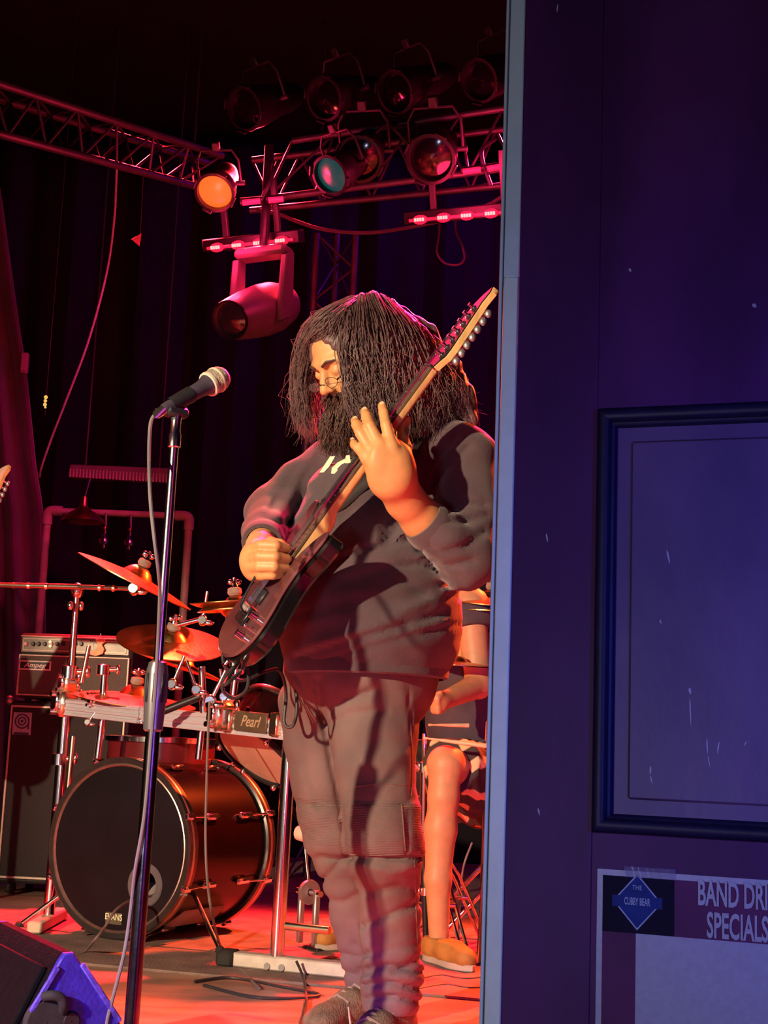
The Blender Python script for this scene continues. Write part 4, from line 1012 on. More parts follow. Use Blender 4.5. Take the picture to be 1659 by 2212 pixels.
hx0, hz1 = alocal(42, 1366); hx1 = alocal(288, 1372)[0]; hz0 = cz1 + .012
hd = thing('amplifier_head', 'black bass amplifier head with knobs and a white name plate', 'amplifier', (ao.x, ao.y + .15, hz0))
mb = MB(); ab(mb, hx0, hx1, hz0, hz1, -.30, -.004, .014); mb.build('case', tolex, hd)
for x in (hx0 + .05, hx1 - .05):
    for n_ in (-.04, -.26):
        c = ao + AX * x + AN * n_; c.z = hz0 - .006; mb = MB(); mb.cyl(c - UP * .006, c + UP * .008, .014, n=12); mb.build('foot', rubber, hd)
zp = alocal(150, 1412)[1]
mb = MB(); ab(mb, hx0 + .014, hx1 - .014, zp, hz1 - .016, -.006, .001, .002); fp = mb.build('control_panel', plate, hd)
mb = MB(); ab(mb, hx0 + .014, hx1 - .014, hz0 + .018, zp - .014, -.006, .002, .002); mb.build('grille', grille, hd)
for (a, b, c, d_) in ((hx0 + .010, hx1 - .010, zp - .016, zp - .009), (hx0 + .010, hx1 - .010, hz0 + .010, hz0 + .018), (hx0 + .008, hx0 + .016, hz0 + .012, zp - .010), (hx1 - .016, hx1 - .008, hz0 + .012, zp - .010), (hx0 + .010, hx1 - .010, hz1 - .018, hz1 - .012)):
    mb = MB(); ab(mb, a, b, c, d_, -.002, .007, .002); mb.build('piping', piping, hd)
xm = alocal(196, 1390)[0]
for (a, b) in ((hx0 + .022, xm - .004), (xm + .01, hx1 - .026)):
    zz0, zz1 = zp + .008, hz1 - .024
    for (p, q, r_, s_) in ((a, b, zz0, zz0 + .004), (a, b, zz1 - .004, zz1), (a, a + .004, zz0, zz1), (b - .004, b, zz0, zz1)):
        mb = MB(); ab(mb, p, q, r_, s_, .0, .004); mb.build('panel_border', piping, fp)
kn = mat('amp_knob_black', (.02, .02, .02), .4, noise=.2)
for k, px in enumerate((57, 72, 84, 97, 111, 124, 137, 163, 176)):
    x, z = alocal(px, 1391); c = ao + AX * x + AN * .002; c.z = z
    mb = MB(); mb.lathe([(.0001, .014), (.008, .014), (.010, 0)], c, AN, 14); mb.build('knob', kn if k not in (0, 4) else white_print, fp)
lp_ = mat('pilot_glow', (.9, .7, .3), .4, emit=(1, .75, .35), estr=1.5, noise=.1)
for (px, py) in ((110, 1387), (110, 1396)):
    x, z = alocal(px, py); c = ao + AX * x + AN * .012; c.z = z; mb = MB(); mb.ball(c, .0065, 6); mb.build('pilot_lamp', lp_, fp)
n0, n1 = alocal(43, 1426), alocal(110, 1449)
mb = MB(); ab(mb, n0[0], n1[0], n1[1], n0[1], .002, .008, .001); npl = mb.build('name_plate', white_print, hd)
mb = MB(); ab(mb, n0[0] + .006, n1[0] - .006, n1[1] + .006, n0[1] - .006, .008, .0088); mb.build('name_plate_field', mat('name_plate_black', (.02, .02, .02), .5, noise=.2), hd)
c = ao + AX * ((n0[0] + n1[0]) / 2) + AN * .0095; c.z = (n0[1] + n1[1]) / 2
lettering('name_plate_lettering', 'Ampeg', c, AX, UP, .020, white_print, hd, .001, shear=.3, bold=.014, squeeze=1.15)
# small glowing toy-like paper figure is just a warm-lit tag hung on the head
tg_ = thing('paper_tag', 'crumpled pale orange tag hanging on the amplifier head', 'tag', apx(212, 1418, .05))
mb = MB(); pts = [(205, 1380), (222, 1378), (226, 1386), (219, 1392), (224, 1402), (220, 1412), (205, 1417), (193, 1414), (197, 1404), (207, 1402), (210, 1392), (206, 1388)]
c0_ = apx(210, 1400, .03); pl = []
for (x, y) in pts:
    q = apx(x, y, .03) - c0_; pl.append((q.dot(AX), q.z))
mb.prism(pl, c0_ - AN * .022, AX, UP, AN, .012, .002); mb.build('tag_paper', mat('orange_tag', (.95, .55, .28), .6, noise=.35, nscale=60), tg_)
mb = MB(); mb.cyl(apx(214, 1380, .012), apx(218, 1368, .008), .002, n=6); mb.build('tag_string', rope_m, tg_)

# ================================================================== vocal microphone on its stand
MY = 2.66
ms = thing('microphone_stand', 'straight chrome and black microphone stand at the front of the stage', 'microphone stand', (P(283, 2230, MY).x, MY, 0))
s_top, s_mid, s_bot = P(379, 930, MY), P(338, 1480, MY), P(284, 2212, MY)
dirv = (s_top - s_bot).normalized(); s_base = s_bot + dirv * ((0.03 - s_bot.z) / dirv.z)
dark_chrome = mat('dark_chrome', (.16, .15, .16), .22, 1.0, noise=.35, nscale=25, bump=.05, bscale=40)
mb = MB(); mb.cyl(s_mid, s_top, .0092, n=20); mb.build('upper_tube', chrome, ms)
mb = MB(); mb.cyl(s_base, s_mid + dirv * .02, .0138, n=20); mb.build('lower_tube', dark_chrome, ms)
c = P(336, 1500, MY); mb = MB(); mb.lathe([(.0145, -.07), (.0185, -.066), (.0205, -.02), (.0205, .045), (.017, .06), (.010, .064)], c, dirv, 22); mb.build('clutch', mat('clutch_grey', (.20, .20, .22), .3, .6, noise=.2), ms)
for k in range(8):
    a = 2 * math.pi * k / 8; x_ = dirv.orthogonal().normalized(); y_ = dirv.cross(x_); dd = x_ * math.cos(a) + y_ * math.sin(a)
    mb = MB(); mb.box(c + dd * .0205 + dirv * .012, (.006, .004, .055), frame(dirv, dd.cross(dirv)), .001); mb.build('grip', black_plastic, ms)
mb = MB(); mb.lathe([(.001, .018), (.03, .018), (.12, .012), (.135, .0), (.135, -.02), (.001, -.02)], (s_base.x, s_base.y, .020), UP, 40); mb.build('base', black_metal, ms)
mb = MB(); mb.lathe([(.0095, -.035), (.013, -.033), (.013, -.008), (.0105, -.004), (.0105, .02), (.0115, .03)], s_top, dirv, 18); mb.build('thread_ferrule', chrome, ms)
m0, m1 = P(352, 886, MY - .02), P(455, 828, MY + .05); md = (m1 - m0).normalized()
cpt = P(379, 884, MY)
mb = MB(); mb.tube([s_top + dirv * .02, cpt - dirv * .012], [.011, .012], 14); mb.box(cpt - md.cross(Vector((0, 1, 0))) * 0 - UP * .006, (.05, .032, .022), frame(UP, md), .006); clip_ = mb.build('clip', black_plastic, ms)
mb = MB(); mb.tube([m0 + md * .02, m0 + md * .075], [.0158, .0170], 18, caps=False); mb.build('clip_sleeve', black_plastic, clip_)
mic = thing('microphone', 'dark vocal microphone with a silver mesh head in the stand clip', 'microphone', m0)
mic_body = mat('mic_body_grey', (.07, .06, .085), .32, .2, noise=.2, nscale=30)
Lm = (m1 - m0).length
mb = MB(); mb.lathe([(.001, 0), (.0105, .001), (.0118, .006), (.0125, .03), (.0165, Lm * .80), (.0195, Lm * .90), (.0225, Lm * .94), (.001, Lm * .94)], m0, md, 26); mb.build('handle', mic_body, mic)
mb = MB(); mb.lathe([(.022, Lm * .935), (.0255, Lm * .945), (.0262, Lm * .98), (.0255, Lm * 1.0), (.0235, Lm * 1.01)], m0, md, 28); mb.build('collar', mat('mic_collar', (.80, .74, .58), .4, .25, noise=.1), mic)
mesh_m = mat('mic_mesh', (.70, .64, .48), .5, .25, noise=.5, nscale=420, bump=.9, bscale=520)
mb = MB(); mb.lathe([(.0235, Lm), (.0255, Lm + .008), (.0262, Lm + .016), (.0245, Lm + .028), (.0185, Lm + .038), (.009, Lm + .0435), (.001, Lm + .0445)], m0, md, 30); mb.build('mesh_head', mesh_m, mic)
mb = MB(); mb.lathe([(.0262, Lm + .013), (.0272, Lm + .015), (.0272, Lm + .018), (.0262, Lm + .020)], m0, md, 30); mb.build('mesh_band', MATS['mic_collar'], mic)
mc = thing('microphone_cable', 'cable curving down from the microphone along its stand', 'cable', P(333, 1200, MY))
pts = [m0 - md * .012, P(338, 893, MY), P(327, 908, MY), P(323, 940, MY - .02), P(322, 1000, MY - .07), P(325, 1080, MY - .14), P(333, 1160, MY - .17), P(343, 1240, MY - .14), P(345, 1300, MY - .09), P(336, 1480, MY - .035), P(326, 1600, MY - .03), P(312, 1760, MY - .03), P(292, 1880, MY - .02), P(283, 1960, MY), P(268, 2060, MY), P(240, 2170, MY), P(228, 2230, MY), P(215, 2300, MY)]
pts[-1].z = .008
mb = MB(); mb.tube(smoothpts(pts, 8), .0036, 8); mb.build('cord', mat('cable_satin_grey', (.20, .19, .19), .42, noise=.2), mc)
mb = MB(); mb.tube([m0 + md * .004, m0 - md * .016, P(341, 890, MY)], [.0105, .0100, .006], 14); mb.build('plug', gold_clamp, mc)

# ================================================================== floor monitor wedge, lower left
mw = mat('worn_black_carpet', (.006, .005, .008), .85, spec=.08, noise=.4, nscale=40, bump=.4, bscale=160)
wo = P(150, 2056, 2.62); wn = Vector((.50, -.86, 0)).normalized(); we = Vector((.86, .50, 0)).normalized()
def wpt(px, py):
    d = ray(px, py); t = (wo - CAM).dot(wn) / d.dot(wn); q = CAM + d * t - wo; return q.dot(we), q.z + wo.z
pl = [wpt(128, 2078), wpt(140, 2060), wpt(160, 2058), wpt(172, 2076), wpt(264, 2216)]
a = Vector(pl[3]); b = Vector(pl[4]); q = a + (b - a) * ((0.012 - a.y) / (b.y - a.y)); pl[4] = (q.x - .03, .05); pl.append((q.x - .03, .0))
a = Vector(pl[0]); b = Vector(wpt(62, 2190)); q = a + (b - a) * ((0.05 - a.y) / (b.y - a.y)); pl += [(q.x + .02, 0), (q.x + .02, .05)]
wed = thing('floor_monitor', 'wedge-shaped floor monitor lit deep blue at lower left', 'speaker', (wo.x, wo.y + .1, 0))
base = Vector((wo.x, wo.y, 0)) 
WDT = .46
mb = MB(); mb.prism(pl, base - wn * .018, we, UP, -wn, WDT - .036, .004); mb.build('cabinet', mw, wed)
sidep = mat('side_board_blue_light', (.030, .018, .42), .6, noise=.35, nscale=30, bump=.2, bscale=120)  # blue of the stage light put into the board colour
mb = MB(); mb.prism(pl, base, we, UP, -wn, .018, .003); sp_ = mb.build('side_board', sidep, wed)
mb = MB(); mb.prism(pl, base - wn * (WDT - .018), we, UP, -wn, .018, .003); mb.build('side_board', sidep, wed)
def on_side(px, py, n_=0.0):
    x, z = wpt(px, py); q = base + we * x + wn * n_; q.z = z; return q
mb = MB(); mb.tube(smoothpts([on_side(92, 2152, .004), on_side(108, 2147, .016), on_side(124, 2152, .018), on_side(132, 2168, .016), on_side(135, 2182, .004)], 6), .009, 10); mb.build('handle', rubber, wed)
mb = MB(); mb.lathe([(.001, .006), (.036, .006), (.042, .0), (.042, -.004)], on_side(100, 2208), wn, 28); mb.build('handle_cup', rubber, wed)
mb = MB(); mb.lathe([(.001, .008), (.014, .008), (.018, 0)], on_side(152, 2205), wn, 18); mb.build('jack_socket', black_plastic, wed)
ctr = Vector(((pl[0][0] + pl[3][0]) / 2, (pl[0][1] + pl[3][1]) / 2))
for (x0, y0, x1, y1) in ((125, 2088, 66, 2186), (176, 2082, 258, 2206)):
    g0, g1 = on_side(x0, y0, .002), on_side(x1, y1, .002)
    mb = MB(); mb.box(g0.lerp(g1, .5), ((g1 - g0).length, .008, .010), Matrix(((g1 - g0).normalized(), -wn, wn.cross((g1 - g0).normalized()))).transposed(), .002); mb.build('edge_trim', mat('worn_trim_blue_light', (.12, .08, .75), .6, noise=.6, nscale=90), wed)  # worn trim, with the blue light painted into its colour
gr = base + we * ((pl[0][0] + pl[-1][0]) / 2) - wn * WDT / 2; gr.z = (pl[0][1] + pl[-1][1]) / 2
ed = (Vector((0, 0, 0)) + we * (pl[0][0] - pl[-1][0]) + UP * (pl[0][1] - pl[-1][1])).normalized()
nn_ = wn.cross(ed); nn_ = nn_ if nn_.dot(we) < 0 else -nn_
mb = MB(); mb.box(gr + nn_ * .006, ((Vector(pl[0]) - Vector(pl[-1])).length * .86, .012, WDT * .84), Matrix((ed, -nn_, wn)).transposed() if True else None, .003); mb.build('back_panel', mat('wedge_back_panel', (.005, .005, .007), .85, noise=.3, nscale=50, spec=.08), wed)
# ================================================================== the electric guitar in play
maple = mat('maple_neck', (.78, .55, .22), .38, noise=.22, nscale=14, stretch=(6, 1, 1), coat=.2)
board = mat('dark_fretboard', (.13, .085, .06), .6, spec=.15, noise=.4, nscale=20)
burst = mat('purple_brown_body', (.16, .060, .065), .20, noise=.45, nscale=4, coat=.7, color2=(.07, .02, .03))
side_black = mat('black_body_side', (.008, .007, .008), .2, noise=.2, coat=.5)
def make_guitar(name, label, E, NUT, ang, scale=.686, veneer=None):
    """E: end of the fretboard, NUT: the nut; ang: how far the face is turned from the viewer"""
    u = (NUT - E).normalized(); tc = Vector((0, -1, 0)); tc = (tc - u * tc.dot(u)).normalized()
    p = tc.cross(u); p = p if p.x < 0 else -p
    a = math.radians(ang); n = p * math.sin(a) + tc * math.cos(a); w_ = n.cross(u)
    NL = (NUT - E).length
    def L(s, w, h=0.0): return E + u * s + w_ * w + n * h
    gt = thing(name, label, 'guitar', L(-.28, 0, 0))
    out = [(.000, .033), (.035, .046), (.085, .085), (.130, .125), (.118, .150), (.060, .152), (.000, .138), (-.060, .130), (-.120, .146), (-.180, .166), (-.235, .150), (-.270, .095), (-.282, .020),
           (-.275, -.060), (-.252, -.125), (-.200, -.168), (-.140, -.158), (-.080, -.128), (-.030, -.122), (.020, -.142), (.062, -.148), (.080, -.128), (.052, -.088), (.015, -.055), (-.010, -.033)]
    pts = smoothpts([Vector((x, y, 0)) for x, y in out + [out[0]]], 4)[:-1]
    poly = [(q.x, q.y) for q in pts]
    mb = MB(); mb.prism(poly, E - n * .052, u, w_, n, .040, .007); mb.build('body_back', side_black, gt)
    mb = MB(); mb.prism([(x * .995, y * .985) for x, y in poly], E - n * .0125, u, w_, n, .009, .005); mb.build('body_top', burst, gt)
    # neck with heel
    sec = []
    for (s, hw, th) in ((-.055, .031, .040), (.0, .031, .042), (.10, .0305, .038), (.128, .030, .024), (.25, .028, .021), (NL * .8, .0255, .020), (NL, .024, .019)):
        ring = [L(s, hw * math.cos(t_), -.003 - th * max(0, math.sin(t_)) ** .38) for t_ in [math.pi * k / 12 for k in range(13)]]
        sec.append(ring)
    mb = MB(); mb.grid(sec); c0 = [L(-.055, .031, -.003), L(-.055, -.031, -.003), L(NL, -.024, -.003), L(NL, .024, -.003)]; mb.add(c0, [(0, 1, 2, 3)])
    mb.add(sec[0], [tuple(range(13))]); mb.add(sec[-1], [tuple(range(13))]); mb.build('neck', maple, gt, angle=50)
    mb = MB(); mb.prism([(-.012, .0335), (-.012, -.0335), (NL, -.0245), (NL, .0245)], E - n * .003, u, w_, n, .007, .0012); fb = mb.build('fretboard', board, gt)
    for k in range(1, 25):
        s = NL - scale * (1 - 2 ** (-k / 12)); hw = lerp(.0335, .0245, (s + .012) / (NL + .012)) - .0008
        mb = MB(); mb.tube([L(s, -hw, .0042), L(s, hw, .0042)], .0014, 5); mb.build('fret', chrome, fb)
    mb = MB(); mb.box(L(NL + .003, 0, .002), (.006, .049, .011), Matrix((u, w_, n)).transposed(), .001); mb.build('nut', black_plastic, gt)
    # headstock, pointed, tuners on the lower edge
    hs_ = [(x * .92, y) for x, y in [(.004, .024), (.030, .026), (.160, .020), (.205, .012), (.232, -.006), (.252, -.030), (.238, -.040), (.205, -.034), (.180, -.040), (.060, -.062), (.036, -.060), (.020, -.040), (.004, -.026)]]
    mb = MB(); mb.prism([(NL + x, y) for x, y in hs_], E - n * .018, u, w_, n, .015, .001); mb.build('headstock', maple, gt)
    mb = MB(); mb.prism([(NL + .006 + (x - .006) * .985, y * .97) for x, y in hs_], E - n * .003, u, w_, n, .003, .0006); mb.build('headstock_veneer', veneer or mat('matte_black_veneer', (.012, .012, .013), .7, noise=.2, spec=.1), gt)
    for k in range(7):
        s = NL + .036 + k * .0222; wy = -.048 + k * .0035
        mb = MB(); mb.cyl(L(s, wy + .016, -.002), L(s, wy + .016, .016), .0045, n=10); mb.lathe([(.0085, 0), (.0085, .003), (.0045, .004)], L(s, wy + .016, 0), n, 12); pg = mb.build('tuner_post', chrome, gt)
        mb = MB(); mb.cyl(L(s, wy - .008, -.022), L(s, wy - .028, -.022), .0028, n=8); mb.ball(L(s, wy - .034, -.022), (.0085, .006, .010), 6); mb.build('tuner_button', steel_grey, pg)
        mb = MB(); mb.box(L(s, wy + .012, -.024), (.016, .024, .012), Matrix((u, w_, n)).transposed(), .003); mb.build('tuner_housing', steel_grey, pg)
        w0 = (-.026 + k * .0087); wn_ = (-.0195 + k * .0065); sb = NL - scale
        mb = MB(); mb.tube([L(sb, w0, .011), L(NL + .003, wn_, .0085), L(s, wy + .016, .010)], .0008 if k < 4 else .0006, 5); mb.build('string', chrome, gt)
    sb = NL - scale
    RG = Matrix((u, w_, n)).transposed()
    mb = MB(); mb.box(L(sb - .010, 0, .003), (.045, .086, .012), RG, .003); br = mb.build('bridge', black_metal, gt)
    for k in range(7):
        mb = MB(); mb.box(L(sb + .002, -.026 + k * .0087, .010), (.022, .0072, .006), RG, .0015); mb.build('saddle', steel_grey, br)
    for s in (-.040, sb + .045):
        mb = MB(); mb.box(L(s, 0, .000), (.036, .078, .010), RG, .004); mb.build('pickup', black_plastic, gt)
    for (s, wy) in ((-.165, -.085), (-.215, -.085)):
        mb = MB(); mb.lathe([(.0001, .018), (.0085, .018), (.0105, .0)], L(s, wy, -.003), n, 18); mb.build('knob', chrome, gt)
    mb = MB(); mb.cyl(L(-.190, -.120, -.003), L(-.190, -.120, .012), .004, n=10); mb.ball(L(-.190, -.120, .016), .005, 6); mb.build('switch', chrome, gt)
    mb = MB(); mb.tube(smoothpts([L(sb - .006, -.030, .006), L(sb + .004, -.036, .030), L(sb + .06, -.030, .040), L(sb + .14, -.020, .044)], 5), .0028, 8); mb.build('tremolo_arm', black_metal, gt)
    for (s, wy) in ((.122, .136), (-.285, .0)):
        d_ = Vector((0, 0, 0)) + (u * -1 if s < 0 else u); q = L(s, wy, -.03)
        mb = MB(); mb.lathe([(.004, 0), (.004, .010), (.0085, .013), (.0001, .016)], q, d_, 14); mb.build('strap_button', chrome, gt)
    mb = MB(); mb.cyl(L(-.255, -.120, -.03), L(-.275, -.145, -.03), .008, n=14); mb.build('jack', chrome, gt)
    return gt, L, u, w_, n, NL
GE = P(633, 1190, 3.10); GN = P(926, 794, 3.06)
gt, GL, gu, gw, gn, GNL = make_guitar('electric_guitar', 'dark electric guitar with a maple neck held by the standing guitarist', GE, GN, 69)
# strap from the upper horn over the shoulder, and the lead curling from the jack

# a second instrument parked at the left, its headstock just reaching into view
bN = P(-62, 1118, 5.0); bE = P(-218, 1385, 5.0)
make_guitar('bass_guitar', 'pale-headed bass guitar whose headstock tip pokes in at the left edge', bE, bN, 40, veneer=mat('maple_red_lit', (.85, .50, .40), .4, noise=.2, nscale=20))  # pink in the maple is red light painted into the veneer
st_ = thing('performer_guitar_stand', 'black pole stand holding the bass guitar at the left edge', 'stand', (bE.x, 5.12, 0))
mb = MB(); mb.cyl((bE.x, 5.14, .02), (bE.x, 5.14, bE.z - .1), .016, n=14); mb.build('pole', black_metal, st_)
mb = MB(); mb.lathe([(.001, .03), (.05, .03), (.2, .012), (.22, 0), (.001, 0)], (bE.x, 5.14, .001), UP, 32); mb.build('base', black_metal, st_)
mb = MB(); mb.box((bE.x, 5.10, bE.z - .1), (.2, .08, .03), None, .01); mb.build('cradle', rubber, st_)
# ================================================================== the guitarist
def proj(q):
    d = q - A(CAM); dep = d @ A(_F)
    return 829.5 + FPX * (d @ A(_R)) / dep, 1106 - FPX * (d @ A(_U)) / dep
def pxfolds(q, lst, ymax):
    """creases drawn as lines on the side of the cloth that faces the house"""
    x, y = proj(q); out = np.zeros(len(q), np.float32)
    near = np.clip((ymax - q[:, 1]) / .05, 0, 1)
    for (pts, wd, dep) in lst:
        e = np.full(len(q), 1e9, np.float32)
        for (x0, y0), (x1, y1) in zip(pts, pts[1:]):
            ax_, ay_ = x1 - x0, y1 - y0; t = np.clip(((x - x0) * ax_ + (y - y0) * ay_) / (ax_ * ax_ + ay_ * ay_), 0, 1)
            e = np.minimum(e, np.hypot(x - x0 - t * ax_, y - y0 - t * ay_))
        out += dep * np.exp(-(e / wd) ** 2)
    return out * near
skin = mat('warm_skin', (.66, .335, .135), .5, noise=.12, nscale=30, bump=.04, bscale=260)
gr_ = thing('person', 'long-haired bearded guitarist in dark sweatshirt and biker jeans looking down at his guitar', 'person', Vector((P(830, 2200, 3.36).x, 3.4, 0)))

# --- joints
elL, cuL, wrL = P(1003, 1208, 3.20), P(912, 1122, 3.13), P(850, 1034, 3.045)
shL, shR = P(1003, 990, 3.30), P(735, 1000, 3.58)
elR, wrR = P(588, 1108, 3.46), P(563, 1180, 3.17)
neck0, neck1 = P(835, 940, 3.44), P(800, 850, 3.40)

# --- head, in its own frame
psi, th_, HS = math.radians(52), math.radians(37), 1.06
hf = Vector((-math.sin(psi) * math.cos(th_), -math.cos(psi) * math.cos(th_), -math.sin(th_)))
hu = Vector((-math.sin(psi) * math.sin(th_), -math.cos(psi) * math.sin(th_), math.cos(th_)))
hr = hf.cross(hu)
HC = P(698, 851, 3.285) - (hf * .120 - hu * .030) * HS
HM = np.array([list(hr), list(hf), list(hu)], np.float32)      # rows: his right, forward, up
def HL(x, y, z): return HC + (hr * x + hf * y + hu * z) * HS
def head_sdf(q):
    p = (q - A(HC)) @ HM.T / HS
    d = ell(p, (0, -.012, .030), (.076, .098, .090))
    d = smin(d, ell(p, (0, .030, -.045), (.060, .064, .078)), .03)
    d = smin(d, cap(p, (0, .062, -.098), (0, .066, -.092), .026, .026), .025)                 # chin
    for s in (-1, 1):
        d = smin(d, ell(p, (s * .040, .058, -.030), (.026, .026, .024)), .02)                  # cheek
        d = smin(d, cap(p, (s * .012, .086, .030), (s * .046, .070, .028), .011, .009), .014)  # brow
        d = smin(d, cap(p, (s * .055, .02, -.06), (s * .03, .055, -.095), .018, .018), .025)   # jaw
    for s in (-1, 1):
        d = smax(d, -ell(p, (s * .031, .100, .006), (.020, .020, .014)), .010)                 # socket
        d = smin(d, ell(p, (s * .031, .076, .005), (.0155, .0145, .013)), .004)                # closed lid
        d = smax(d, -cap(p, (s * .020, .092, .0005), (s * .042, .086, .0005), .0012, .0012), .002)
    d = smin(d, cap(p, (0, .090, .014), (0, .112, -.026), .0075, .0115), .010)                 # nose
    for s in (-1, 1): d = smin(d, ell(p, (s * .0105, .100, -.030), (.0085, .011, .008)), .006)
    for s in (-1, 1): d = smax(d, -ell(p, (s * .006, .108, -.039), (.0035, .005, .004)), .003)
    d = smin(d, cap(p, (-.020, .088, -.062), (.020, .088, -.062), .0055, .0055), .006)         # lips
    d = smin(d, cap(p, (-.016, .087, -.073), (.016, .087, -.073), .0065, .0065), .006)
    d = smax(d, -cap(p, (-.022, .096, -.067), (.022, .096, -.067), .0015, .0015), .003)
    for s in (-1, 1):                                                                          # ears
        e = ell(p, (s * .080, -.008, -.004), (.010, .020, .032)); e = smax(e, -ell(p, (s * .090, -.004, .0), (.008, .011, .018)), .006)
        d = smin(d, e, .006)
    d = smin(d, cap(q, neck1, HL(0, -.02, -.05), .058, .055), .03)
    return smin(d, cap(q, neck0, neck1, .062, .058), .02)
hv, hfc = implicit(head_sdf, np.array(HC) - [.17, .18, .20], np.array(HC) + [.17, .18, .17], .0042)

# --- left hand on the neck: every finger a chain of its own
YF = 3.012
fingersL = [  # base, knuckle, middle joint, tip (photo points and distances), radii
    ([(858, 1000, 3.00), (846, 962, 2.992), (834, 918, 3.000), (829, 892, 3.018), (825.5, 877, 3.034)], (.015, .0125, .0108, .0102, .0090)),
    ([(836, 1002, 3.00), (818, 960, 2.992), (799, 920, 2.998), (792, 900, 3.022), (788, 889, 3.040)], (.015, .0125, .0110, .0104, .0092)),
    ([(816, 1008, 3.005), (798, 968, 2.996), (778, 935, 3.002), (770, 918, 3.024), (767, 909, 3.044)], (.014, .0120, .0106, .0100, .0090)),
    ([(804, 1014, 3.01), (788, 984, 3.004), (774, 968, 3.014), (765, 960, 3.034), (761, 955, 3.050)], (.013, .0112, .0096, .0090, .0080))]
thumbL = ([(866, 1004, 3.02), (874, 968, 3.04), (866, 932, 3.075), (872, 914, 3.09), (879, 907, 3.094)], (.018, .0150, .0118, .0108, .0090))
def handL(q):
    d = ell(q, P(832, 992, 3.008), (.047, .019, .046), frame(P(848, 950, 3.0) - P(840, 1040, 3.03)))
    d = smin(d, ell(q, P(858, 1004, 3.018), (.024, .022, .040)), .02)
    d = smin(d, ell(q, P(842, 1018, 3.022), (.038, .024, .050)), .04)
    d = smin(d, chain(q, [P(843, 1000, 3.022), wrL, P(875, 1080, 3.085), cuL, elL], [.030, .0400, .0425, .0460, .048], .02), .05)
    for (x, y) in ((851, 972), (827, 972), (806, 980), (795, 994)):
        d = smin(d, cap(q, P(x, y, 2.994), P(845, 1025, 3.010), .0085, .006), .012)
    for (x, y, Y_) in ((848, 966, 2.986), (820, 964, 2.986), (800, 972, 2.990), (789, 988, 2.998)):
        d = smin(d, ell(q, P(x, y, Y_), (.011, .010, .012)), .008)
    for pts, rs in fingersL + [thumbL]:
        f = chain(q, [P(*p) for p in pts], [r * 1.14 for r in rs], .003)
        d = smin(d, f, .007)
    return d
c = np.array(P(850, 1000, 3.05)); lv, lf = implicit(handL, c - [.12, .12, .20], c + [.16, .16, .16], .0032)

# --- right hand picking at the strings
fingersR = [([(548, 1186, 3.085), (566, 1178, 3.050), (596, 1179, 3.040), (620, 1184, 3.062)], (.015, .0128, .0122, .0100)),
            ([(545, 1206, 3.080), (562, 1202, 3.044), (594, 1203, 3.034), (621, 1207, 3.058)], (.015, .0130, .0124, .0100)),
            ([(545, 1226, 3.084), (562, 1224, 3.048), (592, 1225, 3.038), (619, 1227, 3.062)], (.014, .0125, .0118, .0098)),
            ([(550, 1243, 3.092), (566, 1243, 3.060), (590, 1242, 3.050), (612, 1241, 3.070)], (.013, .0112, .0106, .0090))]
thumbR = ([(565, 1190, 3.12), (585, 1172, 3.11), (606, 1176, 3.098), (624, 1190, 3.088)], (.017, .0135, .0118, .0098))
def handR(q):
    d = ell(q, P(553, 1213, 3.105), (.034, .030, .046))
    d = smin(d, chain(q, [P(557, 1208, 3.11), wrR, elR], [.031, .033, .046], .01), .03)
    for pts, rs in fingersR + [thumbR]:
        d = smin(d, chain(q, [P(*p) for p in pts], rs, .003), .006)
    return d
c = np.array(P(570, 1205, 3.12)); rv, rf = implicit(handR, c - [.10, .12, .10], c + [.10, .16, .10], .0032)

# --- the rest of the body under the clothes
def core(q):
    hip = P(790, 1470, 3.42)
    d = chain(q, [neck0, P(840, 1020, 3.45), P(810, 1250, 3.42), hip], [.05, .09, .12, .12], .05)
    d = smin(d, chain(q, [P(870, 960, 3.42), shL, elL, cuL], [.04, .042, .036, .034], .02), .04)
    d = smin(d, chain(q, [P(790, 965, 3.5), shR, elR, wrR], [.04, .042, .036, .026], .02), .04)
    d = smin(d, chain(q, [P(840, 1470, 3.38), P(822, 1800, 3.27), P(842, 2165, 3.32)], [.08, .05, .036], .03), .05)
    d = smin(d, chain(q, [P(730, 1470, 3.5), P(732, 1800, 3.52), P(796, 2130, 3.58)], [.08, .05, .036], .03), .05)
    return d
lo = np.array([-.45, 3.05, .03]); bv, bf = implicit(core, lo, [.38, 3.80, 1.50], .014)
vs, fs, n0 = [], [], 0
for v_, f_ in ((bv, bf), (hv, hfc), (lv, lf), (rv, rf)):
    vs.append(v_); fs.append(f_ + n0); n0 += len(v_)
body = arr_obj('body', np.concatenate(vs), np.concatenate(fs), skin, gr_)
# fingernails
nail = mat('fingernail', (.80, .50, .30), .3, noise=.1)
for pts, rs in fingersL:
    a_, b_n = P(*pts[-2]), P(*pts[-1]); dn = (b_n - a_).normalized(); q = b_n - dn * .001 + Vector((0, -1, 0)) * (rs[-1] * 1.14 * .86) + Vector((0, 0, .002))
    mb = MB(); mb.ball(q, (.0062, .0022, .0078), 6, frame(dn, (1, 0, 0)) @ Matrix.Rotation(math.pi / 2, 3, 'X') if False else None); mb.build('fingernail', nail, body)

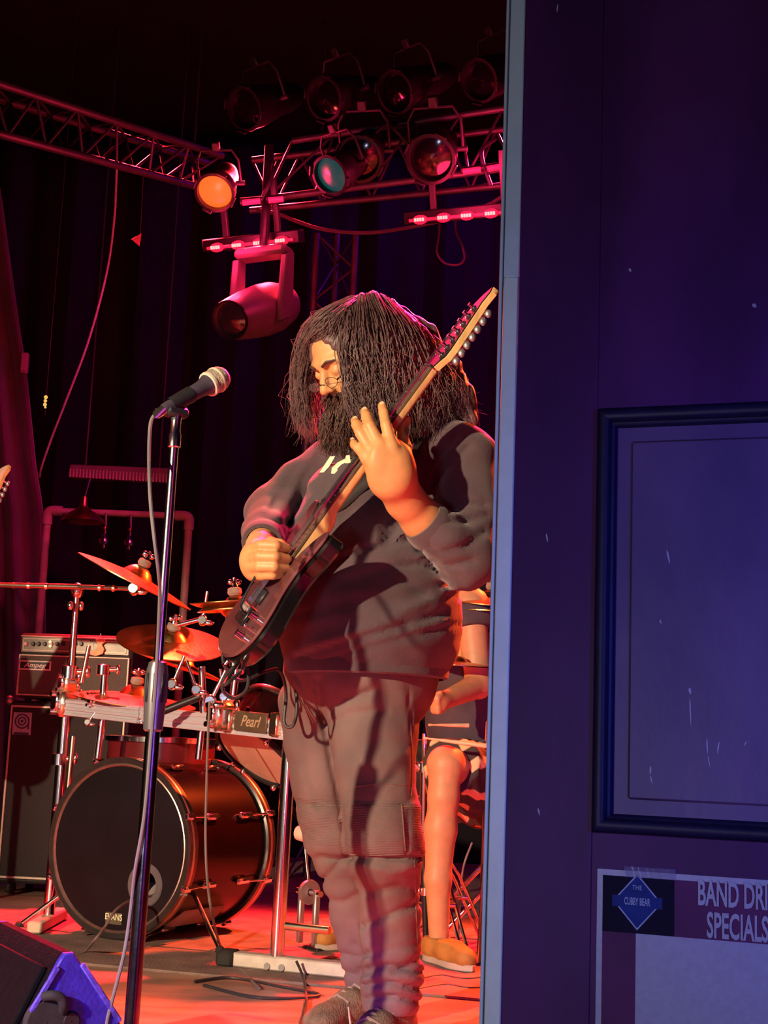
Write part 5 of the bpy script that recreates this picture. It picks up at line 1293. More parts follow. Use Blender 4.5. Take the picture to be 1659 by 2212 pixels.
# --- sweatshirt
hood = mat('charcoal_sweatshirt', (.082, .057, .070), .92, noise=.25, nscale=10, bump=.25, bscale=420, sheen=.25)
rows_t = [(1000, 700, 985, .13), (1050, 662, 990, .160), (1100, 640, 985, .185), (1200, 618, 982, .225), (1300, 598, 998, .255), (1360, 596, 1000, .255), (1400, 604, 992, .245), (1440, 616, 972, .215), (1456, 626, 962, .205)]
TY = 3.39
tz, tcx, trx, try_ = [], [], [], []
for (y, a, b, dep) in rows_t[::-1]:
    l_, r_ = P(a, y, TY), P(b, y, TY); tz.append((l_.z + r_.z) / 2); tcx.append((l_.x + r_.x) / 2); trx.append((r_.x - l_.x) / 2); try_.append(dep)
hem_z = tz[0]
fold_h = [([(640, 1425), (720, 1395), (830, 1362), (960, 1325)], 9, .010), ([(665, 1442), (760, 1408), (900, 1372), (990, 1348)], 7, .008), ([(640, 1330), (760, 1300), (880, 1290), (990, 1250)], 14, .006),
          ([(690, 1232), (760, 1198), (850, 1172), (905, 1162)], 8, .011), ([(750, 1262), (840, 1228), (910, 1216), (960, 1240)], 8, .009), ([(740, 1112), (780, 1088), (850, 1068)], 12, .010),
          ([(900, 1062), (938, 995), (985, 942)], 11, .016), ([(935, 1058), (962, 1012), (1012, 965)], 9, .013), ([(965, 1100), (1003, 1083), (1045, 1092)], 9, .012), ([(930, 1120), (1000, 1128), (1055, 1110)], 8, .008),
          ([(898, 1158), (945, 1195), (1010, 1178), (1045, 1150)], 7, .009), ([(902, 1186), (958, 1226), (1020, 1212)], 7, .010), ([(640, 1095), (655, 1035), (690, 992)], 9, .010), ([(616, 1150), (642, 1092), (665, 1060)], 8, .009),
          ([(575, 1120), (610, 1060), (640, 1010)], 10, .007), ([(545, 1150), (590, 1128), (630, 1130)], 7, .008), ([(700, 1060), (720, 1020), (735, 980)], 9, .006), ([(870, 1250), (930, 1290), (1000, 1285)], 9, .008),
          ([(840, 1330), (900, 1310), (985, 1270)], 8, -.007), ([(640, 1405), (740, 1375), (860, 1340)], 10, -.007), ([(700, 1215), (790, 1170), (880, 1150)], 9, -.006)]
def hoodie(q):
    z = q[:, 2]; cx = np.interp(z, tz, tcx); rx = np.interp(z, tz, trx); ry = np.interp(z, tz, try_)
    k = np.sqrt(((q[:, 0] - cx) / rx) ** 2 + ((q[:, 1] - TY) / ry) ** 2)
    d = (k - 1) * np.minimum(rx, ry)
    d = np.maximum(d, hem_z - z); d = smax(d, z - tz[-1], .05)
    sh = chain(q, [P(735, 1005, 3.58), P(790, 965, 3.52), P(850, 950, 3.46), P(930, 958, 3.38), shL], [.075, .085, .085, .08, .075], .03)
    d = smin(d, sh, .06)
    d = smin(d, cap(q, P(835, 960, 3.45), P(830, 925, 3.44), .088, .075), .03)                         # collar / hood roll
    armL = chain(q, [shL, P(1010, 1100, 3.24), elL], [.078, .072, .070], .02)
    armL = smin(armL, chain(q, [elL, P(955, 1160, 3.15), P(920, 1130, 3.13)], [.066, .060, .053], .02), .03)
    d = smin(d, armL, .028)
    armR = chain(q, [shR, P(655, 1050, 3.54), elR], [.078, .070, .066], .02)
    armR = smin(armR, chain(q, [elR, P(575, 1150, 3.30), P(566, 1170, 3.215)], [.062, .054, .047], .02), .03)
    d = smin(d, armR, .03)
    d += pxfolds(q, fold_h, 3.52)
    d += .0022 * np.sin(q[:, 2] * 55 + q[:, 0] * 30) * np.sin(q[:, 0] * 48 - q[:, 2] * 22)
    # open at the cuffs
    ax_ = A((cuL - elL).normalized()); d = np.maximum(d, np.where(np.linalg.norm(q - A(cuL), axis=1) < .11, (q - A(P(917, 1127, 3.13))) @ ax_, -1))
    ax_ = A((wrR - elR).normalized()); d = np.maximum(d, np.where(np.linalg.norm(q - A(wrR), axis=1) < .11, (q - A(P(567, 1172, 3.205))) @ ax_, -1))
    return d
sv, sf = implicit(hoodie, [-.44, 3.02, .80], [.42, 3.84, 1.52], .0085)
sweat = arr_obj('sweatshirt', sv, sf, hood, gr_)
# ribbed cuff and hem
hs_v = []
mb = MB(); N_ = 72; rings = []
for (dz, g_) in ((.045, .004), (.030, .007), (.012, .008), (-.004, .006), (-.008, -.004)):
    r = []
    for k in range(N_):
        a = 2 * math.pi * k / N_; rib = .0012 * (k % 2)
        r.append(Vector((tcx[0] + (trx[0] + g_ + rib) * math.cos(a), TY + (try_[0] + g_ + rib) * math.sin(a), hem_z + dz)))
    rings.append(r + [r[0]])
mb.grid(rings); mb.build('hem_band', hood, sweat)
ax_ = (elL - cuL).normalized(); mb = MB()
mb.lathe([(.046, -.006), (.054, -.007), (.0575, .004), (.0590, .028), (.056, .038)], P(917, 1127, 3.13), ax_, 40); mb.build('cuff', hood, sweat)
ax_ = (elR - wrR).normalized(); mb = MB()
mb.lathe([(.038, -.005), (.047, -.006), (.050, .006), (.051, .026), (.048, .034)], P(567, 1172, 3.205), ax_, 36); mb.build('cuff', hood, sweat)
# printed letters on the chest, laid on the cloth
bvh = BVHTree.FromPolygons([tuple(v) for v in sv.tolist()], [tuple(int(i) for i in f) for f in sf])
cream = mat('cream_print', (.95, .86, .58), .7, noise=.12, nscale=60)
def printed(poly, nm):
    # subdivide the outline as a fan so the print follows the cloth
    cx = sum(p[0] for p in poly) / len(poly); cy = sum(p[1] for p in poly) / len(poly)
    pts = []
    for i in range(len(poly)):
        a, b = poly[i], poly[(i + 1) % len(poly)]
        pts += [a, ((a[0] + b[0]) / 2, (a[1] + b[1]) / 2)]
    def hit(x, y, o_):
        d = ray(x, y).normalized(); h = bvh.ray_cast(CAM, d); q = (h[0] - CAM).length if h[0] else near_
        return CAM + d * (max(near_ - .004, min(q, near_ + .016)) - o_)
    hs2 = sorted((h[0] - CAM).length for h in (bvh.ray_cast(CAM, ray(x, y).normalized()) for x, y in pts) if h[0]); near_ = hs2[len(hs2) // 4]
    n = len(pts); top = [hit(x, y, .006) for x, y in pts]; bot = [hit(x, y, -.002) for x, y in pts]
    mb = MB(); mb.add(top + bot, [tuple(range(n))] + [(i, (i + 1) % n, n + (i + 1) % n, n + i) for i in range(n)], False); mb.build(nm, cream, sweat)
printed([(713, 986), (724, 985), (711, 1008), (699, 1020.5), (690, 1020.5)], 'printed_letter')
printed([(745, 991), (729, 999), (717, 1011), (715, 1023), (728, 1024), (729, 1012), (737, 1004), (746, 999)], 'printed_letter')
printed([(747, 984), (755, 983), (758, 1000), (745, 1001)], 'printed_letter')
printed([(785, 1019), (793, 1015), (797, 1026), (785, 1027)], 'printed_letter')

# --- jeans
def jeans_material():
    mt = mat('faded_black_jeans', (.175, .125, .120), .88, noise=.35, nscale=7, bump=.2, bscale=500, color2=(.118, .083, .082))
    nt = mt.node_tree; b = nt.nodes['Principled BSDF']; tc = nt.nodes.new('ShaderNodeTexCoord'); sx = nt.nodes.new('ShaderNodeSeparateXYZ'); nt.links.new(tc.outputs['Object'], sx.inputs[0])
    wv = nt.nodes.new('ShaderNodeTexWave'); wv.wave_type = 'BANDS'; wv.bands_direction = 'Z'; wv.inputs['Scale'].default_value = 85; wv.inputs['Distortion'].default_value = .3
    nt.links.new(tc.outputs['Object'], wv.inputs['Vector'])
    z0, z1 = P(820, 1846, 3.25).z, P(820, 1738, 3.25).z
    def step(op, val):
        n_ = nt.nodes.new('ShaderNodeMath'); n_.operation = op; nt.links.new(sx.outputs[2], n_.inputs[0]); n_.inputs[1].default_value = val; return n_
    a = step('GREATER_THAN', z0); c_ = step('LESS_THAN', z1)
    m1 = nt.nodes.new('ShaderNodeMath'); m1.operation = 'MULTIPLY'; nt.links.new(a.outputs[0], m1.inputs[0]); nt.links.new(c_.outputs[0], m1.inputs[1])
    m2 = nt.nodes.new('ShaderNodeMath'); m2.operation = 'MULTIPLY'; nt.links.new(m1.outputs[0], m2.inputs[0]); nt.links.new(wv.outputs['Fac'], m2.inputs[1])
    bp_ = nt.nodes.new('ShaderNodeBump'); bp_.inputs['Strength'].default_value = .45; bp_.inputs['Distance'].default_value = .002
    nt.links.new(m2.outputs[0], bp_.inputs['Height'])
    old = b.inputs['Normal'].links[0].from_socket; nt.links.new(old, bp_.inputs['Normal']); nt.links.new(bp_.outputs[0], b.inputs['Normal'])
    return mt
jm = jeans_material()
legL = [(795, 1445, 3.42, .160), (803, 1500, 3.38, .128), (806, 1580, 3.34, .112), (810, 1660, 3.31, .100), (818, 1740, 3.28, .090), (822, 1800, 3.26, .0865), (830, 1848, 3.27, .0880), (836, 1890, 3.29, .0760), (842, 1960, 3.31, .0705), (846, 2040, 3.32, .0680), (848, 2100, 3.33, .0720), (845, 2150, 3.335, .0690), (843, 2182, 3.335, .0620)]
legR = [(730, 1445, 3.50, .140), (700, 1520, 3.52, .112), (698, 1600, 3.53, .098), (704, 1680, 3.53, .088), (718, 1750, 3.53, .082), (731, 1805, 3.53, .081), (745, 1850, 3.54, .076), (757, 1900, 3.55, .068), (770, 1980, 3.57, .063), (786, 2050, 3.58, .0600), (795, 2100, 3.59, .0600), (800, 2140, 3.59, .0560)]
fold_j = [([(640, 1458), (672, 1515), (697, 1556)], 6, .008), ([(688, 1470), (690, 1525), (700, 1562)], 7, .014), ([(704, 1545), (745, 1512), (810, 1490)], 9, .009), ([(706, 1570), (750, 1545), (830, 1535)], 10, .006), ([(700, 1560), (716, 1650), (735, 1740), (750, 1850)], 6, .010),
          ([(612, 1470), (640, 1500), (660, 1560)], 8, .006), ([(757, 1852), (820, 1856), (905, 1850)], 4, .013), ([(690, 1850), (725, 1856), (752, 1852)], 4, .012), ([(765, 1735), (830, 1731), (880, 1737)], 3, .006), ([(655, 1742), (700, 1738), (742, 1740)], 3, .006),
          ([(700, 1900), (735, 1862), (775, 1848)], 6, .010), ([(770, 1900), (790, 1930), (860, 1915), (905, 1925)], 9, .007), ([(785, 2000), (850, 1972), (908, 1950)], 7, .009), ([(765, 2040), (795, 2060), (850, 2050), (905, 2040)], 8, .006),
          ([(780, 2095), (840, 2085), (910, 2100)], 7, .011), ([(785, 2128), (845, 2122), (912, 2136)], 6, .012), ([(792, 2158), (850, 2152), (905, 2164)], 6, .012), ([(850, 2100), (900, 2075), (920, 2060)], 8, .009), ([(740, 2060), (775, 2068), (800, 2060)], 6, .009), ([(745, 2100), (775, 2108), (805, 2100)], 6, .010),
          ([(775, 2000), (790, 2080), (782, 2130)], 8, -.006), ([(780, 1870), (850, 1885), (900, 1870)], 9, -.006), ([(650, 1600), (670, 1690), (690, 1740)], 9, .005), ([(880, 1480), (892, 1600), (888, 1700), (880, 1840)], 3, .005), ([(905, 1560), (900, 1650), (905, 1700)], 8, .007), ([(700, 1940), (740, 1950), (775, 1930)], 8, .007)]
def jeans(q):
    def leg(tab): return chain(q, [P(x, y, Y) for x, y, Y, r in tab], [r for *_, r in tab], .012)
    lL, lR = leg(legL), leg(legR)
    x, y = proj(q)
    # stitched knee pads stand proud
    pad = np.clip((y - 1732) / 6, 0, 1) * np.clip((1850 - y) / 4, 0, 1) * np.clip((3.42 - q[:, 1]) / .03, 0, 1); lL = lL - .005 * pad
    pad = np.clip((y - 1738) / 6, 0, 1) * np.clip((1850 - y) / 4, 0, 1); lR = lR - .004 * pad
    d = smin(lL, lR, .018)
    pel = ell(q, P(785, 1450, 3.41), (.185, .195, .14)); d = smin(d, pel, .05)
    d = np.maximum(d, q[:, 2] - (hem_z + .05))
    d += pxfolds(q, fold_j, 3.66)
    d += .0016 * np.sin(q[:, 2] * 70 + q[:, 0] * 40) * np.sin(q[:, 0] * 60 - q[:, 2] * 31)
    d = np.maximum(d, P(840, 2188, 3.33).z - q[:, 2])
    return d
jv, jf = implicit(jeans, [-.36, 3.10, .02], [.24, 3.80, 1.0], .0075)
jn = arr_obj('jeans', jv, jf, jm, gr_)

# stitched seams lying on the cloth
jb = BVHTree.FromPolygons([tuple(v) for v in jv.tolist()], [tuple(int(i) for i in f) for f in jf])
seam_m = mat('jeans_seam', (.20, .14, .12), .9, noise=.3, nscale=90)
for pl_ in ([(690, 1478), (692, 1530), (699, 1556)], [(676, 1470), (680, 1520), (694, 1552)], [(887, 1560), (890, 1650), (888, 1730)], [(868, 1738), (872, 1790), (876, 1844)], [(756, 1737), (810, 1733), (868, 1737)], [(660, 1742), (700, 1740), (744, 1741)],
            [(757, 1846), (815, 1848), (880, 1845)], [(616, 1478), (612, 1530), (622, 1566), (636, 1562), (640, 1500)], [(765, 1700), (820, 1692), (885, 1697)], [(895, 1860), (898, 1950), (902, 2050)]):
    pts = []
    for (x0, y0), (x1, y1) in zip(pl_, pl_[1:]):
        for k in range(8):
            x, y = lerp(x0, x1, k / 8), lerp(y0, y1, k / 8); d_ = ray(x, y).normalized(); h_ = jb.ray_cast(CAM, d_)
            if h_[0]: pts.append(h_[0] - d_ * .0006)
    if len(pts) > 3:
        mb = MB(); mb.tube(pts, .0016, 5); mb.build('seam', seam_m, jn)

# --- shoes
suede = mat('tan_suede', (.24, .20, .12), .95, noise=.45, nscale=26, bump=.5, bscale=240, spec=.1); sole_m = mat('shoe_sole', (.50, .44, .36), .6, noise=.2)
def shoe(ank, dr, nm):
    ank = Vector(ank); dr = Vector(dr).normalized(); sd = Vector((dr.y, -dr.x, 0)); g0 = Vector((ank.x, ank.y, 0))
    def pt(f, s, z): return g0 + dr * f + sd * s + UP * z
    rot = Matrix((dr, sd, UP)).transposed()
    def fn(q):
        d = chain(q, [pt(-.03, 0, .055), pt(.08, 0, .055), pt(.165, .0, .042)], [.045, .044, .034], .02)
        d = smin(d, cap(q, pt(-.015, 0, .06), pt(-.01, 0, .13), .046, .046), .03)
        d = smin(d, ell(q, pt(.175, .004, .040), (.055, .042, .030), rot), .02)
        d = smax(d, .018 - q[:, 2], .006)
        return np.maximum(d, q[:, 2] - .135)
    v_, f_ = implicit(fn, np.array(g0) - [.28, .28, -.002], np.array(g0) + [.28, .28, .16], .006)
    o = arr_obj(nm, v_, f_, suede, gr_)
    out = [(-.075, .0), (-.068, .030), (-.03, .042), (.06, .040), (.14, .048), (.20, .036), (.232, .0), (.20, -.036), (.14, -.045), (.06, -.038), (-.03, -.042), (-.068, -.030)]
    mb = MB(); mb.prism([(q.x, q.y) for q in smoothpts([Vector((x, y, 0)) for x, y in out + [out[0]]], 3)[:-1]], g0 + UP * .001, dr, sd, UP, .026, .004); mb.build('sole', sole_m, o)
    mb = MB(); mb.tube([pt(.130, -.046, .030), pt(.126, -.034, .066), pt(.122, 0, .084), pt(.126, .034, .066), pt(.130, .046, .030)], .0028, 6); mb.build('toe_seam', sole_m, o)
    for k in range(4):
        f = .055 + k * .022; mb = MB(); mb.tube([pt(f, -.030, .094 - k * .006), pt(f + .006, 0, .110 - k * .006), pt(f, .030, .094 - k * .006)], .0042, 6); mb.build('lace', mat('tan_lace', (.34, .28, .20), .85, noise=.2), o)
    mb = MB(); mb.box(pt(.038, 0, .135), (.012, .05, .06), rot @ Matrix.Rotation(-.35, 3, 'Y'), .005); mb.build('tongue', mat('shoe_tongue', (.72, .64, .48), .8, noise=.2), o)
    return o
aL = P(846, 2190, 3.335); shoe(aL, (-.42, -.90, 0), 'shoe')
aR = P(800, 2150, 3.59); shoe(aR, (-.62, -.78, 0), 'shoe')

# --- hair and beard: locks laid along guides
hair_m = mat('dark_brown_hair', (.165, .095, .095), .5, noise=.5, nscale=40, spec=.6)
def locks(pairs, count, r0, amp, seed, tipj=.02):
    R = np.random.default_rng(seed); mb = MB()
    for (ga, gb) in pairs:
        pa = [P(*p) for p in ga]; pb = [P(*p) for p in gb]
        pa = smoothpts(pa, 5); pb = smoothpts(pb, 5); m_ = min(len(pa), len(pb))
        ia = [pa[int(i * (len(pa) - 1) / (m_ - 1))] for i in range(m_)]; ib = [pb[int(i * (len(pb) - 1) / (m_ - 1))] for i in range(m_)]
        for _ in range(count):
            t = R.random(); ln = .66 + .38 * R.random(); ph = R.random(3) * 6.28; fq = 1.6 + R.random() * 1.8; off = R.normal(0, 1, 3) * np.array([.011, .015, .009])
            pts = []; rs = []; n = 13
            for k in range(n):
                s_ = min(k / (n - 1) * ln, 1.0); i = s_ * (m_ - 1); i0 = min(int(i), m_ - 2); f = i - i0
                q = (ia[i0].lerp(ia[i0 + 1], f)).lerp(ib[i0].lerp(ib[i0 + 1], f), t)
                wv = amp * s_ * np.sin(fq * 6.28 * s_ + ph) + off * (.25 + .9 * s_)
                pts.append(q + Vector(wv.tolist())); rs.append(r0 * (1.0 if k < n - 4 else (n - k) / 5.0) * (.7 + .6 * R.random()))
            mb.tube(pts, rs, 3, caps=False)
    return mb
g1 = [(762, 655, 3.27), (748, 690, 3.215), (740, 750, 3.20), (748, 820, 3.185), (764, 880, 3.18), (786, 945, 3.20)]
g2 = [(778, 640, 3.275), (780, 700, 3.20), (785, 780, 3.185), (800, 860, 3.18), (815, 940, 3.20)]
g3 = [(808, 634, 3.29), (838, 705, 3.21), (850, 790, 3.19), (855, 870, 3.19), (862, 945, 3.215)]
g4 = [(832, 645, 3.31), (885, 715, 3.25), (905, 790, 3.235), (910, 860, 3.24), (915, 935, 3.26)]
g5 = [(850, 660, 3.35), (915, 720, 3.33), (948, 790, 3.30), (968, 850, 3.30), (985, 905, 3.32)]
g6 = [(845, 660, 3.41), (925, 725, 3.42), (968, 800, 3.40), (995, 860, 3.38), (1015, 905, 3.37)]
g7 = [(760, 645, 3.34), (690, 690, 3.37), (656, 740, 3.40), (648, 820, 3.42), (650, 900, 3.42), (655, 950, 3.42)]
g8 = [(775, 645, 3.40), (705, 690, 3.45), (675, 760, 3.47), (672, 850, 3.46), (690, 950, 3.44)]
g9 = [(765, 645, 3.30), (710, 672, 3.28), (680, 700, 3.30), (662, 745, 3.35), (652, 810, 3.38), (648, 890, 3.40)]
g10 = [(775, 648, 3.27), (745, 672, 3.225), (715, 702, 3.225), (690, 722, 3.26), (668, 752, 3.34), (656, 830, 3.38)]
def cap_sdf(q):
    p = (q - A(HC)) @ HM.T / HS
    d = ell(p, (0, -.018, .030), (.090, .110, .098))
    for g_ in (g2, g3, g4, g5):
        d = smin(d, chain(q, [P(x, y, Y + .045) for x, y, Y in g_], [.006, .024, .038, .036, .026], .02), .04)
    d = smin(d, chain(q, [P(x, y, Y - .03) for x, y, Y in g6], [.004, .008, .028, .032, .022], .02), .04)
    # leave the face clear
    d = smax(d, -ell(p, (.0, .142, -.008), (.080, .100, .128)), .012)
    d += .0022 * np.sin(q[:, 0] * 240 + 5 * np.sin(q[:, 2] * 25))
    return d
cv, cf = implicit(cap_sdf, np.array(HC) - [.22, .24, .24], np.array(HC) + [.34, .22, .24], .006)
mb = locks([(g1, g2), (g2, g3), (g3, g4), (g4, g5), (g5, g6), (g4, g6), (g5, g6)], 600, .0012, .010, 3)
m2 = locks([(g7, g8), (g9, g7), (g6, g8)], 330, .0012, .008, 5); mb.add(m2.v, m2.f)
m2 = locks([(g10, g9)], 260, .0012, .003, 6); mb.add(m2.v, m2.f)
m2 = locks([(g1, g2), (g4, g5), (g5, g6), (g7, g9), (g6, g5)], 28, .0011, .026, 9); mb.add(m2.v, m2.f)
gA = [(764, 652, 3.27), (747, 690, 3.220), (738, 728, 3.214)]; gB = [(748, 660, 3.27), (716, 692, 3.228), (694, 726, 3.250)]
m2 = locks([(gA, gB)], 320, .0012, .002, 21); mb.add(m2.v, m2.f)
m2 = locks([(g2, g3), (g3, g4), (g4, g5), (g5, g6), (g6, g8), (g7, g9)], 60, .0006, .034, 22); mb.add(m2.v, m2.f)
nv = len(mb.v)
hair = arr_obj('hair', np.concatenate([np.array(mb.v), cv]), list(mb.f) + [tuple(int(i) + nv for i in f) for f in cf], hair_m, gr_)
beard_m = mat('brown_beard', (.11, .052, .040), .5, noise=.5, nscale=40)
def hl(x, y, z): 
    q = HL(x, y, z); px, py = proj(np.array([list(q)], np.float32)); return (float(px[0]), float(py[0]), q.y)
def drop(p, dx, dy, dY): return (p[0] + dx, p[1] + dy, p[2] + dY)
b_ = []
for (x, y, z, dx) in ((.055, .040, -.055, -6), (.030, .080, -.052, -8), (0, .094, -.055, -10), (-.030, .080, -.052, -4), (-.055, .045, -.055, 10), (-.062, .010, -.050, 24)):
    r = hl(x, y, z); b_.append([r, drop(r, dx * .5, 38, -.010), drop(r, dx, 80, .0), drop(r, dx * 1.2, 118, .02)])
mb = locks(list(zip(b_, b_[1:])), 330, .0011, .007, 12)
m2 = locks([(b_[1], b_[3]), (b_[2], b_[4])], 160, .0011, .012, 13); mb.add(m2.v, m2.f)
mo = [hl(-.030, .086, -.048), hl(-.012, .096, -.046), hl(.012, .096, -.046), hl(.030, .086, -.048)]
m2 = locks([([mo[1], drop(mo[0], 6, 6, 0), drop(mo[0], 10, 22, 0)], [mo[1], drop(mo[1], 2, 8, -.004), drop(mo[1], 6, 22, 0)]), ([mo[2], drop(mo[3], -4, 6, 0), drop(mo[3], -6, 22, 0)], [mo[2], drop(mo[2], 0, 8, -.004), drop(mo[2], -2, 22, 0)])], 40, .0014, .002, 15); mb.add(m2.v, m2.f)
def beard_sdf(q):
    p = (q - A(HC)) @ HM.T / HS
    d = ell(p, (0, .050, -.100), (.056, .048, .062))
    d = smin(d, chain(q, [HL(0, .06, -.12), HL(0, .06, -.12) + Vector((-.01, 0, -.09))], [.045, .03], .02), .03)
    return d + .002 * np.sin(q[:, 0] * 300 + 4 * np.sin(q[:, 2] * 40))
v_, f_ = implicit(beard_sdf, np.array(HL(0, .05, -.12)) - [.13, .13, .17], np.array(HL(0, .05, -.12)) + [.13, .13, .13], .006)
nv = len(mb.v); arr_obj('beard', np.concatenate([np.array(mb.v), v_]), list(mb.f) + [tuple(int(i) + nv for i in f) for f in f_], beard_m, gr_)
# eyebrows
mb = MB()
for s in (-1, 1):
    mb.tube([HL(s * .014, .0985, .026), HL(s * .030, .094, .033), HL(s * .048, .080, .029)], [.0035, .0042, .002], 6)
mb.build('eyebrows', beard_m, gr_)
# glasses sliding down the nose
gl = bpy.data.objects.new('glasses', None); col.objects.link(gl); gl.parent = gr_
wire = mat('thin_black_wire', (.02, .018, .018), .35, .4, noise=.2)
mb = MB()
for s in (-1, 1):
    pts = [HL(s * (.032 + .022 * math.cos(t_)), .113 - .006 * abs(math.cos(t_)), -.012 + .0125 * math.sin(t_)) for t_ in [2 * math.pi * k / 24 for k in range(24)]]
    mb.tube(pts, .0008, 6, closed=True)
    mb.tube([HL(s * .054, .107, -.010), HL(s * .073, .060, .000), HL(s * .083, -.005, .010)], .0023, 6)
mb.tube(smoothpts([HL(-.010, .113, -.012), HL(0, .118, -.008), HL(.010, .113, -.012)], 4), .0012, 6)
mb.build('frame', wire, gl)
lens_g = mat('spectacle_lens', (.9, .9, .9), .05, alpha=.025, noise=.02)
for s in (-1, 1):
    mb = MB(); mb.lathe([(.0001, .001), (.0215, 0), (.0215, -.001), (.0001, 0)], HL(s * .032, .111, -.012), hf, 24, squash=.58, xdir=hr); mb.build('lens', lens_g, gl)

# --- strap and lead of the guitar
strap_m = mat('black_strap', (.02, .018, .02), .7, noise=.3, nscale=60)
sp = [GL(.122, .136, -.03), P(735, 1085, 3.22), P(800, 1030, 3.22), P(870, 985, 3.22), P(905, 950, 3.30), P(900, 925, 3.42)]
pts = smoothpts(sp, 6); rows = [[], []]
for i, q in enumerate(pts):
    t = (pts[min(i + 1, len(pts) - 1)] - pts[max(i - 1, 0)]).normalized(); sdv = t.cross(Vector((-.5, -.85, .1))).normalized() * .022
    rows[0].append(q - sdv); rows[1].append(q + sdv)
mb = MB(); mb.grid(rows); st = mb.build('strap', strap_m, gt); so2 = st.modifiers.new('t', 'SOLIDIFY'); so2.thickness = .004
jk = GL(-.275, -.145, -.03)
cable('guitar_lead', [jk, jk + Vector((-.03, -.02, -.03)), P(508, 1440, 3.12), P(484, 1465, 3.12), P(482, 1492, 3.13), P(505, 1508, 3.14), P(532, 1490, 3.15), P(536, 1450, 3.16), P(520, 1400, 3.17), P(497, 1370, 3.18), P(482, 1390, 3.19), P(486, 1440, 3.2), P(520, 1470, 3.22), P(575, 1450, 3.26), P(605, 1450, 3.3), P(618, 1500, 3.37), P(614, 1560, 3.37), P(630, 1570, 3.365), P(640, 1545, 3.36), P(640, 1490, 3.36), P(632, 1455, 3.36)], .0042, 'black guitar lead curling from the guitar to the hip', m_=cable_black)
# ================================================================== the drummer, seated behind the kit
dr = thing('person', 'drummer in dark tee and patterned shorts seated behind the guitarist', 'person', (.42, 5.12, 0))
dskin = mat('warm_skin_drummer', (.60, .30, .14), .5, noise=.12, nscale=30)
hipc = Vector((.40, 5.12, .56)); chest = Vector((.315, 5.02, .98)); neckd = Vector((.29, 4.99, 1.17)); headc = Vector((.262, 4.965, 1.315))
kneeN = P(963, 1652, 4.66); ankN = P(948, 2030, 4.64); footN = G(985, 2098) + Vector((0, .02, .03))
kneeF = Vector((.02, 4.98, .63)); ankF = Vector((-.02, 4.93, .10))
shN = P(1016, 1308, 4.86); elN = P(1034, 1480, 4.80); haN = P(962, 1512, 4.62)
shF = Vector((.20, 5.16, 1.10)); elF = Vector((.05, 5.10, .90)); haF = Vector((-.10, 4.92, .98))
ff = Vector((-.75, -.65, 0)).normalized(); fr_ = Vector((-.65, .75, 0)).normalized()
def body_d(q):
    d = chain(q, [hipc, Vector((.36, 5.07, .76)), chest, neckd], [.15, .145, .15, .055], .06)
    d = smin(d, cap(q, shN, shF, .065, .065), .05)
    d = smin(d, cap(q, neckd, headc, .052, .05), .03)
    d = smin(d, ell(q, headc, (.082, .098, .112)), .02)
    d = smin(d, ell(q, headc + ff * .03 - UP * .06, (.055, .06, .055)), .03)
    d = smin(d, cap(q, headc + ff * .09 + UP * .01, headc + ff * .112 - UP * .025, .010, .014), .012)
    for s in (-1, 1):
        d = smin(d, ell(q, headc + fr_ * (s * .082) - ff * .005, (.012, .018, .03)), .01)
        d = smax(d, -ell(q, headc + ff * .10 + fr_ * (s * .032) + UP * .012, (.016, .016, .011)), .008)
        d = smin(d, ell(q, headc + ff * .08 + fr_ * (s * .032) + UP * .012, (.013, .013, .011)), .004)
    d = smin(d, chain(q, [shN, elN, haN], [.056, .044, .030], .02), .03)
    d = smin(d, chain(q, [shF, elF, haF], [.062, .046, .030], .02), .03)
    d = smin(d, chain(q, [hipc + Vector((0, -.06, -.01)), kneeN.lerp(hipc, .35), kneeN], [.11, .088, .060], .03), .05)
    d = smin(d, chain(q, [kneeN, P(958, 1720, 4.64), P(952, 1790, 4.65), P(946, 1900, 4.64), ankN], [.058, .049, .052, .042, .032], .02), .02)
    d = smin(d, chain(q, [hipc + Vector((-.04, .06, -.01)), kneeF, Vector((.0, 4.96, .40)), ankF], [.11, .07, .056, .036], .03), .05)
    for (h, e) in ((haN, elN), (haF, elF)):
        dv = (h - e).normalized(); sdv = dv.cross(UP).normalized(); uu = sdv.cross(dv)
        d = smin(d, ell(q, h + dv * .035, (.03, .03, .036)), .02)
        for k in range(4):
            b = h + dv * .06 + uu * (.024 - k * .016); f = chain(q, [h + dv * .03 + uu * (.02 - k * .013), b + sdv * .014, b + dv * .012 - sdv * .012, b - dv * .012 - sdv * .016], [.011, .0095, .009, .008], .003); d = smin(d, f, .006)
        d = smin(d, chain(q, [h + dv * .02 + uu * .02, h + dv * .045 + uu * .032 - sdv * .012, h + dv * .068 + uu * .022 - sdv * .014], [.013, .010, .008], .003), .008)
    return d
v_, f_ = implicit(body_d, [-.28, 4.48, .04], [.62, 5.42, 1.46], .0085)
arr_obj('body', v_, f_, dskin, dr)
